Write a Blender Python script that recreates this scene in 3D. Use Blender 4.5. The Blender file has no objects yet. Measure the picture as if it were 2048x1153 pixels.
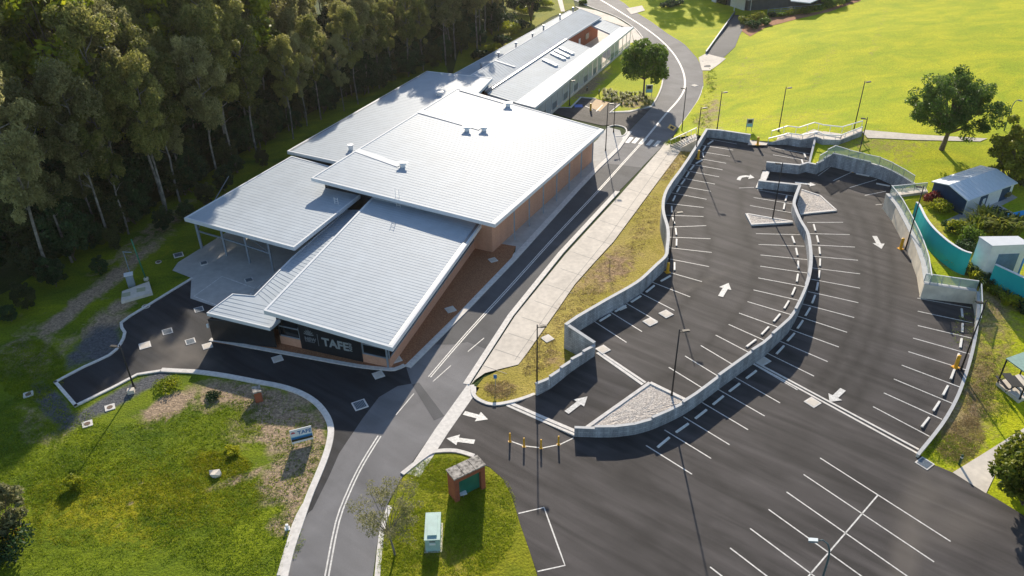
import bpy, bmesh, math, random
import numpy as np
from mathutils import Vector, Matrix
from mathutils.geometry import delaunay_2d_cdt
R = math.radians
rnd = random.Random(7)
SC = bpy.context.scene
COL = SC.collection

# ------------------------------------------------------------------ camera, sky, sun, exposure
CAMH, FPX, CX, CY = 48.0, 1600.0, 1024.0, 576.5
_n = np.array([1065 - CX, -(3064 - CY), -FPX]); _n /= np.linalg.norm(_n)
_up = -_n
_fw = np.array([0, 0, -1.0]); _Y = _fw - _up * _fw.dot(_up); _Y /= np.linalg.norm(_Y)
_X = np.cross(_Y, _up)
RM = np.array([_X, _Y, _up])          # camera axes -> world axes
cam_d = bpy.data.cameras.new('camera'); cam = bpy.data.objects.new('camera', cam_d); COL.objects.link(cam)
cam_d.sensor_fit = 'HORIZONTAL'; cam_d.sensor_width = 36.0; cam_d.lens = 36.0 * FPX / 2048.0
cam_d.clip_start = 0.5; cam_d.clip_end = 12000
cam.matrix_world = Matrix.Translation((0, 0, CAMH)) @ Matrix([list(map(float, r)) for r in RM]).to_4x4()
SC.camera = cam
SUN_EL, SUN_AZ = 23.5, 1.7            # azimuth degrees east of +Y
wd = bpy.data.worlds.new("World"); SC.world = wd; wd.use_nodes = True
nt = wd.node_tree; bg = nt.nodes['Background']
sky = nt.nodes.new('ShaderNodeTexSky'); sky.sky_type = 'NISHITA'; sky.sun_disc = False
sky.sun_elevation = R(SUN_EL); sky.sun_rotation = R(SUN_AZ); sky.air_density = 1.0; sky.dust_density = 0.6; sky.ozone_density = 1.5
nt.links.new(sky.outputs[0], bg.inputs[0]); bg.inputs[1].default_value = 0.115
sd = bpy.data.lights.new('sun', 'SUN'); sd.energy = 5.0; sd.angle = R(0.6); sd.color = (1.0, 0.88, 0.71)
so = bpy.data.objects.new('sun', sd); COL.objects.link(so)
sv = Vector((math.sin(R(SUN_AZ)) * math.cos(R(SUN_EL)), math.cos(R(SUN_AZ)) * math.cos(R(SUN_EL)), math.sin(R(SUN_EL))))
so.rotation_euler = sv.to_track_quat('Z', 'Y').to_euler(); so.location = (0, 0, 80)
SC.view_settings.view_transform = 'Standard'; SC.view_settings.look = 'None'
SC.view_settings.exposure = 0.5; SC.view_settings.gamma = 1.0

# ------------------------------------------------------------------ pixel -> world helpers (photo pixels, 2048 x 1153)
def P(px, py, z=0.0):
    d = RM @ np.array([px - CX, -(py - CY), -FPX]); t = (z - CAMH) / d[2]
    return Vector((float(d[0] * t), float(d[1] * t), float(z)))
def U(px, py, zf=0.0):
    if not callable(zf): return P(px, py, zf)
    z = 1.0
    for _ in range(8):
        p = P(px, py, z); z = zf(p.x, p.y)
    return P(px, py, z)
def height_to(base, toppy):
    """height of a vertical post with foot at world point base whose top shows at photo row toppy"""
    lo, hi = 0.0, 40.0
    for _ in range(40):
        m = (lo + hi) / 2
        c = RM.T @ (np.array([base.x, base.y, base.z + m - CAMH]))
        y = CY + c[1] / c[2] * FPX
        if y > toppy: lo = m
        else: hi = m
    return lo
def sm(t): t = max(0.0, min(1.0, t)); return t * t * (3 - 2 * t)
ORD = ['', 'first', 'second', 'third', 'fourth', 'fifth', 'sixth', 'seventh', 'eighth', 'ninth', 'tenth', 'eleventh', 'twelfth', 'thirteenth', 'fourteenth', 'fifteenth', 'sixteenth', 'seventeenth', 'eighteenth', 'nineteenth', 'twentieth']
def ordw(n):
    if n <= 20: return ORD[n]
    s = 'th' if 10 < n % 100 < 14 else {1: 'st', 2: 'nd', 3: 'rd'}.get(n % 10, 'th')
    return '%d%s' % (n, s)

# ------------------------------------------------------------------ materials
MATS = {}
def srgb(r, g, b):
    f = lambda c: ((c / 255 + 0.055) / 1.055) ** 2.4 if c / 255 > 0.04045 else c / 255 / 12.92
    return (f(r), f(g), f(b))
def mat(name, col, rough=0.7, metal=0.0, var=0.12, scale=3.0, bump=0.0, bscale=None, spec=0.5, col2=None, detail=5.0, big=0.0, bigscale=0.12, dist=0.0):
    """procedural: base colour broken up by world-position noise"""
    if name in MATS: return MATS[name]
    m = bpy.data.materials.new(name); m.use_nodes = True; MATS[name] = m
    t = m.node_tree; N = t.nodes; L = t.links; b = N['Principled BSDF']
    b.inputs['Roughness'].default_value = rough; b.inputs['Metallic'].default_value = metal
    b.inputs['Specular IOR Level'].default_value = spec
    geo = N.new('ShaderNodeNewGeometry'); nz = N.new('ShaderNodeTexNoise'); nz.inputs['Scale'].default_value = scale; nz.inputs['Detail'].default_value = detail
    nz.inputs['Distortion'].default_value = dist
    L.new(geo.outputs['Position'], nz.inputs['Vector'])
    ramp = N.new('ShaderNodeValToRGB'); L.new(nz.outputs['Fac'], ramp.inputs[0])
    c2 = col2 if col2 else tuple(min(1, c * (1 + var)) for c in col)
    c1 = col if col2 else tuple(c * (1 - var) for c in col)
    ramp.color_ramp.elements[0].position = 0.32; ramp.color_ramp.elements[1].position = 0.68
    ramp.color_ramp.elements[0].color = (*c1, 1); ramp.color_ramp.elements[1].color = (*c2, 1)
    out = ramp.outputs[0]
    if big > 0:
        n2 = N.new('ShaderNodeTexNoise'); n2.inputs['Scale'].default_value = bigscale; n2.inputs['Detail'].default_value = 4; n2.inputs['Distortion'].default_value = 0.8
        L.new(geo.outputs['Position'], n2.inputs['Vector'])
        mr = N.new('ShaderNodeMapRange'); mr.inputs[1].default_value = 0.3; mr.inputs[2].default_value = 0.7
        mr.inputs[3].default_value = 1 - big; mr.inputs[4].default_value = 1 + big
        L.new(n2.outputs['Fac'], mr.inputs[0])
        mx = N.new('ShaderNodeVectorMath'); mx.operation = 'SCALE'; L.new(out, mx.inputs[0]); L.new(mr.outputs[0], mx.inputs['Scale']); out = mx.outputs[0]
    L.new(out, b.inputs['Base Color'])
    if bump > 0:
        n3 = N.new('ShaderNodeTexNoise'); n3.inputs['Scale'].default_value = bscale or scale * 4; n3.inputs['Detail'].default_value = 4
        L.new(geo.outputs['Position'], n3.inputs['Vector'])
        bp = N.new('ShaderNodeBump'); bp.inputs['Strength'].default_value = bump; bp.inputs['Distance'].default_value = 0.1
        L.new(n3.outputs['Fac'], bp.inputs['Height']); L.new(bp.outputs[0], b.inputs['Normal'])
    return m

def asphalt(name, col, var=0.25, wear=.40):
    if name in MATS: return MATS[name]
    m = mat(name, col, 0.82, 0, var, 40.0, 0.35, 55.0, 0.35, big=0.22, bigscale=0.16)
    t = m.node_tree; N = t.nodes; L = t.links; b = N['Principled BSDF']
    src = b.inputs['Base Color'].links[0].from_socket
    geo = N.new('ShaderNodeNewGeometry'); mp = N.new('ShaderNodeMapping')
    mp.vector_type = 'TEXTURE'; mp.inputs['Rotation'].default_value = (0, 0, R(-38)); mp.inputs['Scale'].default_value = (9.0, .9, 1)
    nz = N.new('ShaderNodeTexNoise'); nz.inputs['Scale'].default_value = 1.0; nz.inputs['Detail'].default_value = 6; nz.inputs['Distortion'].default_value = .4
    L.new(geo.outputs['Position'], mp.inputs[0]); L.new(mp.outputs[0], nz.inputs['Vector'])
    mr = N.new('ShaderNodeMapRange'); mr.inputs[1].default_value = .3; mr.inputs[2].default_value = .7; mr.inputs[3].default_value = 1 - wear; mr.inputs[4].default_value = 1 + wear
    L.new(nz.outputs['Fac'], mr.inputs[0])
    at = N.new('ShaderNodeAttribute'); at.attribute_name = 'mask'
    sp = N.new('ShaderNodeSeparateColor'); L.new(at.outputs['Color'], sp.inputs[0])
    # mask R: darker rubber track, G: dusty pale, on the driveway painted sun patches
    m1 = N.new('ShaderNodeMath'); m1.operation = 'MULTIPLY_ADD'; L.new(sp.outputs[0], m1.inputs[0]); m1.inputs[1].default_value = -0.6; m1.inputs[2].default_value = 1.0
    m2 = N.new('ShaderNodeMath'); m2.operation = 'MULTIPLY'; L.new(m1.outputs[0], m2.inputs[0]); L.new(mr.outputs[0], m2.inputs[1])
    vm = N.new('ShaderNodeVectorMath'); vm.operation = 'SCALE'; L.new(src, vm.inputs[0]); L.new(m2.outputs[0], vm.inputs['Scale'])
    mx = N.new('ShaderNodeMix'); mx.data_type = 'RGBA'; L.new(sp.outputs[1], mx.inputs[0]); L.new(vm.outputs[0], mx.inputs[6]); mx.inputs[7].default_value = (.24, .21, .18, 1)
    L.new(mx.outputs[2], b.inputs['Base Color'])
    return m

def grassmat(name, g1, g2, dry=(.30, .22, .10), dirt=(.36, .27, .19), rough=0.9):
    if name in MATS: return MATS[name]
    m = bpy.data.materials.new(name); m.use_nodes = True; MATS[name] = m
    t = m.node_tree; N = t.nodes; L = t.links; b = N['Principled BSDF']
    b.inputs['Roughness'].default_value = rough; b.inputs['Specular IOR Level'].default_value = 0.15
    geo = N.new('ShaderNodeNewGeometry')
    def noise(sc, det=6, dist=0.3, vec=None):
        n = N.new('ShaderNodeTexNoise'); n.inputs['Scale'].default_value = sc; n.inputs['Detail'].default_value = det; n.inputs['Distortion'].default_value = dist
        n.inputs['Roughness'].default_value = 0.62
        L.new(vec if vec else geo.outputs['Position'], n.inputs['Vector']); return n.outputs['Fac']
    def rng(s, a, c, lo, hi):
        r = N.new('ShaderNodeMapRange'); r.inputs[1].default_value = a; r.inputs[2].default_value = c; r.inputs[3].default_value = lo; r.inputs[4].default_value = hi; L.new(s, r.inputs[0]); return r.outputs[0]
    def mix(f, a, c):
        x = N.new('ShaderNodeMix'); x.data_type = 'RGBA'
        L.new(f, x.inputs[0])
        for s, i in ((a, 6), (c, 7)):
            if isinstance(s, tuple): x.inputs[i].default_value = (*s, 1)
            else: L.new(s, x.inputs[i])
        return x.outputs[2]
    mp = N.new('ShaderNodeMapping'); mp.vector_type = 'TEXTURE'; mp.inputs['Rotation'].default_value = (0, 0, R(12)); mp.inputs['Scale'].default_value = (1.7, 1.0, 1)
    L.new(geo.outputs['Position'], mp.inputs[0])
    c = mix(rng(noise(.22, 7, .6, mp.outputs[0]), .35, .65, 0, 1), g1, g2)
    at = N.new('ShaderNodeAttribute'); at.attribute_name = 'mask'
    sp = N.new('ShaderNodeSeparateColor'); L.new(at.outputs['Color'], sp.inputs[0])
    n1 = noise(1.1, 8, .8); n2 = noise(.5, 8, 1.0)
    def masked(ch, nz, amt=1.3):
        a = N.new('ShaderNodeMath'); a.operation = 'MULTIPLY_ADD'; L.new(nz, a.inputs[0]); a.inputs[1].default_value = amt
        a.inputs[2].default_value = -0.5 * amt
        s = N.new('ShaderNodeMath'); s.operation = 'ADD'; L.new(a.outputs[0], s.inputs[0]); L.new(sp.outputs[ch], s.inputs[1])
        return rng(s.outputs[0], .32, .68, 0, 1)
    c = mix(masked(1, n1), c, dry)
    dc = mix(rng(noise(2.5, 6), .4, .62, 0, 1), tuple(x * .62 for x in dirt), dirt)
    c = mix(masked(0, n2), c, dc)
    gr = mix(rng(noise(3.0, 6), .35, .65, 0, 1), (.075, .082, .092), (.14, .145, .155))
    c = mix(masked(2, n2, .7), c, gr)
    fine = rng(noise(5.0, 9, .4), .3, .7, .62, 1.38)
    v = N.new('ShaderNodeVectorMath'); v.operation = 'SCALE'; L.new(c, v.inputs[0]); L.new(fine, v.inputs['Scale'])
    L.new(v.outputs[0], b.inputs['Base Color'])
    bp = N.new('ShaderNodeBump'); bp.inputs['Strength'].default_value = .9; bp.inputs['Distance'].default_value = .12
    L.new(noise(5.5, 8, .3), bp.inputs['Height']); L.new(bp.outputs[0], b.inputs['Normal'])
    return m

def leafmat(name, c1, c2, transl=0.35, objvar=0.35):
    if name in MATS: return MATS[name]
    m = bpy.data.materials.new(name); m.use_nodes = True; MATS[name] = m
    t = m.node_tree; N = t.nodes; L = t.links; N.remove(N['Principled BSDF']); o = N['Material Output']
    geo = N.new('ShaderNodeNewGeometry'); n = N.new('ShaderNodeTexNoise'); n.inputs['Scale'].default_value = .55; n.inputs['Detail'].default_value = 5
    L.new(geo.outputs['Position'], n.inputs['Vector'])
    oi = N.new('ShaderNodeObjectInfo')
    a = N.new('ShaderNodeMath'); a.operation = 'MULTIPLY_ADD'; L.new(oi.outputs['Random'], a.inputs[0]); a.inputs[1].default_value = objvar; a.inputs[2].default_value = -objvar / 2
    s = N.new('ShaderNodeMath'); s.operation = 'ADD'; L.new(n.outputs['Fac'], s.inputs[0]); L.new(a.outputs[0], s.inputs[1])
    a2 = N.new('ShaderNodeMath'); a2.operation = 'MULTIPLY_ADD'; L.new(geo.outputs['Random Per Island'], a2.inputs[0]); a2.inputs[1].default_value = .3; a2.inputs[2].default_value = -.15
    s2 = N.new('ShaderNodeMath'); s2.operation = 'ADD'; L.new(s.outputs[0], s2.inputs[0]); L.new(a2.outputs[0], s2.inputs[1])
    r = N.new('ShaderNodeValToRGB'); L.new(s2.outputs[0], r.inputs[0]); r.color_ramp.elements[0].position = .3; r.color_ramp.elements[1].position = .7
    r.color_ramp.elements[0].color = (*c1, 1); r.color_ramp.elements[1].color = (*c2, 1)
    d = N.new('ShaderNodeBsdfPrincipled'); d.inputs['Roughness'].default_value = .55; d.inputs['Specular IOR Level'].default_value = .3
    tr = N.new('ShaderNodeBsdfTranslucent'); L.new(r.outputs[0], d.inputs['Base Color']); L.new(r.outputs[0], tr.inputs[0])
    mx = N.new('ShaderNodeMixShader'); mx.inputs[0].default_value = transl; L.new(d.outputs[0], mx.inputs[1]); L.new(tr.outputs[0], mx.inputs[2]); L.new(mx.outputs[0], o.inputs[0])
    return m

def glassmat(name, col, alpha, rough=.15):
    if name in MATS: return MATS[name]
    m = bpy.data.materials.new(name); m.use_nodes = True; MATS[name] = m
    t = m.node_tree; N = t.nodes; L = t.links; b = N['Principled BSDF']; o = N['Material Output']
    b.inputs['Base Color'].default_value = (*col, 1); b.inputs['Roughness'].default_value = rough
    tr = N.new('ShaderNodeBsdfTransparent'); mx = N.new('ShaderNodeMixShader'); mx.inputs[0].default_value = alpha
    L.new(tr.outputs[0], mx.inputs[1]); L.new(b.outputs[0], mx.inputs[2]); L.new(mx.outputs[0], o.inputs[0])
    return m

def brickmat(name, c1, c2, mortar, streak=.12, scale=4.2):
    if name in MATS: return MATS[name]
    m = bpy.data.materials.new(name); m.use_nodes = True; MATS[name] = m
    t = m.node_tree; N = t.nodes; L = t.links; b = N['Principled BSDF']; b.inputs['Roughness'].default_value = .85
    uv = N.new('ShaderNodeUVMap'); uv.uv_map = 'uv'
    br = N.new('ShaderNodeTexBrick'); br.inputs['Scale'].default_value = scale
    br.inputs['Color1'].default_value = (*c1, 1); br.inputs['Color2'].default_value = (*c2, 1); br.inputs['Mortar'].default_value = (*mortar, 1)
    br.inputs['Brick Width'].default_value = 1.0; br.inputs['Row Height'].default_value = .42; br.inputs['Mortar Size'].default_value = .03
    L.new(uv.outputs[0], br.inputs['Vector'])
    geo = N.new('ShaderNodeNewGeometry'); nz = N.new('ShaderNodeTexNoise'); nz.inputs['Scale'].default_value = 1.0; nz.inputs['Detail'].default_value = 7; mp = N.new('ShaderNodeMapping'); mp.inputs['Scale'].default_value = (1.6, 1.6, .3); L.new(geo.outputs['Position'], mp.inputs[0]); L.new(mp.outputs[0], nz.inputs['Vector'])
    mr = N.new('ShaderNodeMapRange'); mr.inputs[1].default_value = .3; mr.inputs[2].default_value = .7; mr.inputs[3].default_value = 1 - streak; mr.inputs[4].default_value = 1 + streak; L.new(nz.outputs['Fac'], mr.inputs[0])
    v = N.new('ShaderNodeVectorMath'); v.operation = 'SCALE'; L.new(br.outputs['Color'], v.inputs[0]); L.new(mr.outputs[0], v.inputs['Scale']); L.new(v.outputs[0], b.inputs['Base Color'])
    bp = N.new('ShaderNodeBump'); bp.inputs['Strength'].default_value = .4; bp.inputs['Distance'].default_value = .02; bp.invert = True
    L.new(br.outputs['Fac'], bp.inputs['Height']); L.new(bp.outputs[0], b.inputs['Normal'])
    return m

M_lot = asphalt('asphalt_new', (.064, .058, .058))
M_dark = asphalt('asphalt_fresh_dark', (.030, .031, .036))
M_road = asphalt('asphalt_aged', (.185, .183, .190), .2, .06)
M_mid = asphalt('asphalt_mid', (.095, .097, .105), .2, .06)
M_paint = mat('white_road_paint', (.50, .49, .47), .6, scale=5, col2=(.80, .79, .76), detail=8)
M_stop = mat('white_stop_paint', (.76, .75, .72), .6, var=.08, scale=4)
M_ypaint = mat('yellow_road_paint', (.75, .45, .06), .6, var=.1, scale=6)
M_tan = mat('tan_coated_concrete', (.52, .35, .18), .8, var=.1, scale=4)
M_bpaint = mat('blue_road_paint', (.06, .16, .55), .6, var=.1, scale=6)
M_conc = mat('pale_concrete', (.66, .60, .52), .85, var=.08, scale=2.0, bump=.15, bscale=20, big=.10, bigscale=.3)
M_conc2 = mat('grey_concrete_slab', (.47, .46, .44), .85, var=.08, scale=1.5, bump=.15, bscale=20, big=.12, bigscale=.3)
M_kerb = mat('kerb_concrete', (.70, .67, .63), .8, var=.12, scale=3.0, bump=.1, bscale=18)
M_cwall = mat('formed_concrete', (.74, .66, .53), .8, var=.12, scale=1.2, bump=.1, big=.15, bigscale=.5)
M_cope = mat('coping_concrete', (.50, .51, .52), .75, var=.08, scale=2)
M_block = brickmat('retaining_block', (.30, .32, .345), (.41, .43, .45), (.19, .20, .215), .38, scale=1.9)
M_roof = mat('roof_sheet_metal', (.44, .50, .56), .55, .0, .04, .8, 0, spec=.09, big=.04, bigscale=.15)
M_fascia = mat('white_fascia_metal', (.70, .73, .76), .6, .0, .04, 1.0, spec=.1)
M_froof = mat('roof_sheet_sky_tint', (.34, .41, .48), .6, .0, .06, .6, 0, spec=.05, big=.08, bigscale=.2)  # copy of the roof sheet, darkened and blued to carry the sky's reflection
M_gutter = mat('box_gutter_grey', (.22, .25, .28), .5, .4, .1, 1.0)  # one even dark grey for gutters, louvre, far roof and driveway wall
M_steel = mat('painted_grey_steel', (.30, .36, .42), .45, .3, .08, 3)
M_black = mat('black_cladding', (.008, .013, .019), .45, 0, .25, 2)
M_navy = mat('navy_cladding', (.010, .055, .13), .5, 0, .15, 2)
M_brick = brickmat('orange_brick', (.58, .30, .19), (.64, .35, .23), (.57, .33, .22), .04)
M_rbrick = brickmat('red_brick', (.33, .085, .04), (.40, .11, .05), (.26, .12, .08))
M_mulch = mat('bark_mulch', (.26, .11, .052), .95, var=.4, scale=9, bump=1.0, bscale=14, col2=(.50, .24, .12))
M_gravel = mat('pale_gravel', (.36, .32, .29), .95, scale=7, bump=1.0, bscale=12, col2=(.82, .75, .67))
M_window = mat('dark_window_glass', (.010, .014, .018), .08, 0, .1, 1, spec=.8)
M_glass = glassmat('balustrade_glass', (.42, .55, .52), .42)
M_pole = mat('black_pole_paint', (.012, .012, .014), .6, .0, .1, 3)
M_lampl = mat('lamp_lens', (.75, .78, .8), .3, 0, .05, 3)
M_yel = mat('yellow_bollard_paint', (.80, .42, .02), .45, 0, .08, 3)
M_white = mat('white_painted_metal', (.78, .79, .80), .45, 0, .05, 2)
M_sign = mat('sign_white_face', (.80, .82, .84), .4, 0, .03, 2)
M_blue = mat('sign_blue', (.02, .16, .42), .4, 0, .05, 2)
M_red = mat('sign_red', (.60, .03, .05), .5, 0, .05, 2)
M_letter = mat('silver_lettering', (.34, .38, .40), .5, .2, .04, 2)
M_letterd = mat('dim_silver_lettering', (.20, .235, .26), .5, .2, .04, 2)
M_green = mat('green_panel', (.02, .16, .11), .5, 0, .1, 2)
M_kiosk = mat('pale_green_kiosk_paint', (.38, .55, .52), .5, 0, .08, 2)
M_teal = mat('turquoise_wall_paint', (.0, .42, .44), .6, 0, .06, 1.0)
M_moss = mat('weathered_concrete_cap', (.12, .11, .10), .9, scale=4, col2=(.52, .48, .43))
M_trunk = mat('grey_bark', (.11, .10, .085), .9, scale=1.5, bump=.5, col2=(.32, .29, .25))
M_trunkd = mat('brown_bark', (.10, .075, .055), .9, scale=5, bump=.5, col2=(.20, .16, .12))
M_grass = grassmat('rough_verge_grass', (.075, .13, .006), (.22, .27, .008), dry=(.30, .28, .010), dirt=(.46, .34, .23))
M_lawn = grassmat('bright_lawn_grass', (.32, .40, .006), (.52, .52, .010), dry=(.34, .27, .08), dirt=(.42, .31, .18))
M_strip = grassmat('dry_strip_grass', (.32, .27, .03), (.46, .36, .10), dry=(.42, .29, .14), dirt=(.42, .28, .16))
M_isl = grassmat('island_grass', (.15, .19, .008), (.29, .28, .014), dry=(.30, .24, .06), dirt=(.2, .14, .06))
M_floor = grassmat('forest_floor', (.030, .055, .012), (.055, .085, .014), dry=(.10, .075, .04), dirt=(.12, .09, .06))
L_euc = leafmat('grey_green_eucalypt_leaf', (.17, .175, .06), (.46, .44, .19), .55)
L_euc2 = leafmat('olive_eucalypt_leaf', (.13, .16, .035), (.42, .40, .11), .55)
L_rain = leafmat('yellow_green_leaf', (.18, .24, .012), (.48, .48, .025), .5)
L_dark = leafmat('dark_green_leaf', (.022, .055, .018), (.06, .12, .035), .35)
L_broad = leafmat('broad_green_leaf', (.07, .14, .016), (.22, .32, .035), .45, .05)
L_broad2 = leafmat('deep_green_leaf', (.05, .115, .02), (.17, .27, .04), .42, .05)
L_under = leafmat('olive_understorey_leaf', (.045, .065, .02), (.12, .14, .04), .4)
L_sparse = leafmat('sparse_olive_leaf', (.17, .18, .07), (.36, .34, .16), .45)
L_yel = leafmat('golden_green_leaf', (.10, .15, .012), (.34, .34, .03), .4)
L_reed = leafmat('tussock_blade', (.16, .20, .03), (.42, .40, .12), .35)
L_flow = leafmat('orange_flower', (.45, .18, .01), (.7, .35, .02), .3)
L_cord = leafmat('dark_red_leaf', (.10, .02, .02), (.3, .05, .04), .3)

# ------------------------------------------------------------------ object helpers
def new_obj(name, me, parent=None):
    o = bpy.data.objects.new(name, me); COL.objects.link(o)
    if parent: o.parent = parent
    return o
def thing(name, label, cat, loc=(0, 0, 0), group=None, rz=0.0):
    o = new_obj(name, None); o.location = loc; o.rotation_euler = (0, 0, rz); o.empty_display_size = .5
    o['label'] = label; o['category'] = cat
    if group: o['group'] = group
    return o
def tag(o, label=None, cat=None, group=None, kind=None):
    if label: o['label'] = label
    if cat: o['category'] = cat
    if group: o['group'] = group
    if kind: o['kind'] = kind
    return o
class MB:
    """collects faces in WORLD space and writes one mesh (local to the parent)"""
    def __init__(s): s.v = []; s.f = []; s.m = []; s.uv = []
    def face(s, pts, uv=None, mi=0):
        i = len(s.v); s.v += [tuple(p) for p in pts]; s.f.append(tuple(range(i, i + len(pts)))); s.m.append(mi)
        s.uv.append(uv if uv else [(0, 0)] * len(pts))
    def quadwall(s, a, b, z0, z1, mi=0, u0=0.0):
        """vertical quad; a,b = (x,y); z0,z1 pairs"""
        L = math.hypot(b[0] - a[0], b[1] - a[1])
        s.face([(a[0], a[1], z0[0]), (b[0], b[1], z0[1]), (b[0], b[1], z1[1]), (a[0], a[1], z1[0])],
               [(u0, z0[0]), (u0 + L, z0[1]), (u0 + L, z1[1]), (u0, z1[0])], mi)
        return u0 + L
    def prism(s, poly, z0, z1, mi=0, top_mi=None, uv0=0.0, bottom=True):
        """poly list of (x,y), z0/z1 numbers or lists"""
        n = len(poly)
        A = sum(poly[i][0] * poly[(i + 1) % n][1] - poly[(i + 1) % n][0] * poly[i][1] for i in range(n))
        if A < 0:
            poly = poly[::-1]
            if isinstance(z0, (list, tuple)): z0 = z0[::-1]
            if isinstance(z1, (list, tuple)): z1 = z1[::-1]
        Z0 = list(z0) if isinstance(z0, (list, tuple)) else [z0] * n
        Z1 = list(z1) if isinstance(z1, (list, tuple)) else [z1] * n
        u = uv0
        for i in range(n):
            j = (i + 1) % n; u = s.quadwall(poly[i], poly[j], (Z0[i], Z0[j]), (Z1[i], Z1[j]), mi, u)
        s.face([(poly[i][0], poly[i][1], Z1[i]) for i in range(n)], [(poly[i][0], poly[i][1]) for i in range(n)], mi if top_mi is None else top_mi)
        if bottom: s.face([(poly[i][0], poly[i][1], Z0[i]) for i in range(n)][::-1], None, mi)
    def box(s, c, size, rz=0.0, mi=0):
        """c = centre of base"""
        hx, hy = size[0] / 2, size[1] / 2; ca, sa = math.cos(rz), math.sin(rz)
        poly = [(c[0] + x * ca - y * sa, c[1] + x * sa + y * ca) for x, y in ((-hx, -hy), (hx, -hy), (hx, hy), (-hx, hy))]
        s.prism(poly, c[2], c[2] + size[2], mi)
    def bar(s, a, b, w, h=None, mi=0, up=(0, 0, 1)):
        a = Vector(a); b = Vector(b); d = (b - a); h = h or w
        if d.length < 1e-6: return
        d.normalize(); u = Vector(up)
        if abs(d.dot(u)) > .98: u = Vector((0, 1, 0))
        x = d.cross(u).normalized() * (w / 2); y = x.cross(d).normalized() * (h / 2)
        q = [a - x - y, a + x - y, a + x + y, a - x + y, b - x - y, b + x - y, b + x + y, b - x + y]
        for f in ((0, 1, 5, 4), (1, 2, 6, 5), (2, 3, 7, 6), (3, 0, 4, 7), (3, 2, 1, 0), (4, 5, 6, 7)): s.face([q[i] for i in f], None, mi)
    def tube(s, pts, rads, n=8, mi=0, cap=True):
        rings = []
        for i, p in enumerate(pts):
            p = Vector(p)
            d = (Vector(pts[min(i + 1, len(pts) - 1)]) - Vector(pts[max(i - 1, 0)])).normalized()
            u = Vector((1, 0, 0)) if abs(d.x) < .9 else Vector((0, 1, 0))
            x = d.cross(u).normalized(); y = d.cross(x).normalized()
            rings.append([p + (x * math.cos(2 * math.pi * k / n) + y * math.sin(2 * math.pi * k / n)) * rads[i] for k in range(n)])
        base = len(s.v)
        for r in rings: s.v += [tuple(q) for q in r]
        for i in range(len(rings) - 1):
            for k in range(n):
                a = base + i * n + k; b = base + i * n + (k + 1) % n
                s.f.append((a, b, b + n, a + n)); s.m.append(mi); s.uv.append([(0, 0)] * 4)
        if cap:
            s.f.append(tuple(base + k for k in range(n))[::-1]); s.m.append(mi); s.uv.append([(0, 0)] * n)
            s.f.append(tuple(base + (len(rings) - 1) * n + k for k in range(n))); s.m.append(mi); s.uv.append([(0, 0)] * n)
    def mesh(s, name, mats, off=(0, 0, 0), smooth=False):
        me = bpy.data.meshes.new(name)
        me.from_pydata([(v[0] - off[0], v[1] - off[1], v[2] - off[2]) for v in s.v], [], s.f)
        for m in (mats if isinstance(mats, (list, tuple)) else [mats]): me.materials.append(m)
        me.polygons.foreach_set('material_index', s.m)
        if smooth: me.polygons.foreach_set('use_smooth', [True] * len(s.f))
        ul = me.uv_layers.new(name='uv'); flat = [c for f in s.uv for q in f for c in q]
        ul.data.foreach_set('uv', flat)
        me.validate(); me.update(); return me
    def build(s, name, mats, parent=None, smooth=False):
        off = tuple(parent.location) if parent else (0, 0, 0)
        q = parent.parent if parent else None
        while q: off = tuple(a + b for a, b in zip(off, q.location)); q = q.parent
        return new_obj(name, s.mesh(name, mats, off, smooth), parent)

def dens(poly, step):
    out = []
    n = len(poly)
    for i in range(n):
        a, b = poly[i], poly[(i + 1) % n]
        k = max(1, int(math.hypot(b[0] - a[0], b[1] - a[1]) / step))
        for j in range(k): out.append((a[0] + (b[0] - a[0]) * j / k, a[1] + (b[1] - a[1]) * j / k))
    return out
def smooth_line(pts, sub=4):
    """Catmull-Rom through points of any dimension"""
    if len(pts) < 3: return [tuple(p) for p in pts]
    out = []; n = len(pts)
    for i in range(n - 1):
        p0 = pts[max(i - 1, 0)]; p1 = pts[i]; p2 = pts[i + 1]; p3 = pts[min(i + 2, n - 1)]
        for k in range(sub):
            t = k / sub
            out.append(tuple(.5 * (2 * b + (-a + c) * t + (2 * a - 5 * b + 4 * c - d) * t * t + (-a + 3 * b - 3 * c + d) * t ** 3) for a, b, c, d in zip(p0, p1, p2, p3)))
    out.append(tuple(pts[-1])); return out
def inside(x, y, px, py):
    r = False; n = len(px); j = n - 1
    r = np.zeros(len(x), bool)
    for i in range(n):
        c = ((py[i] > y) != (py[j] > y)) & (x < (px[j] - px[i]) * (y - py[i]) / (py[j] - py[i] + 1e-12) + px[i])
        r ^= c; j = i
    return r
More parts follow.
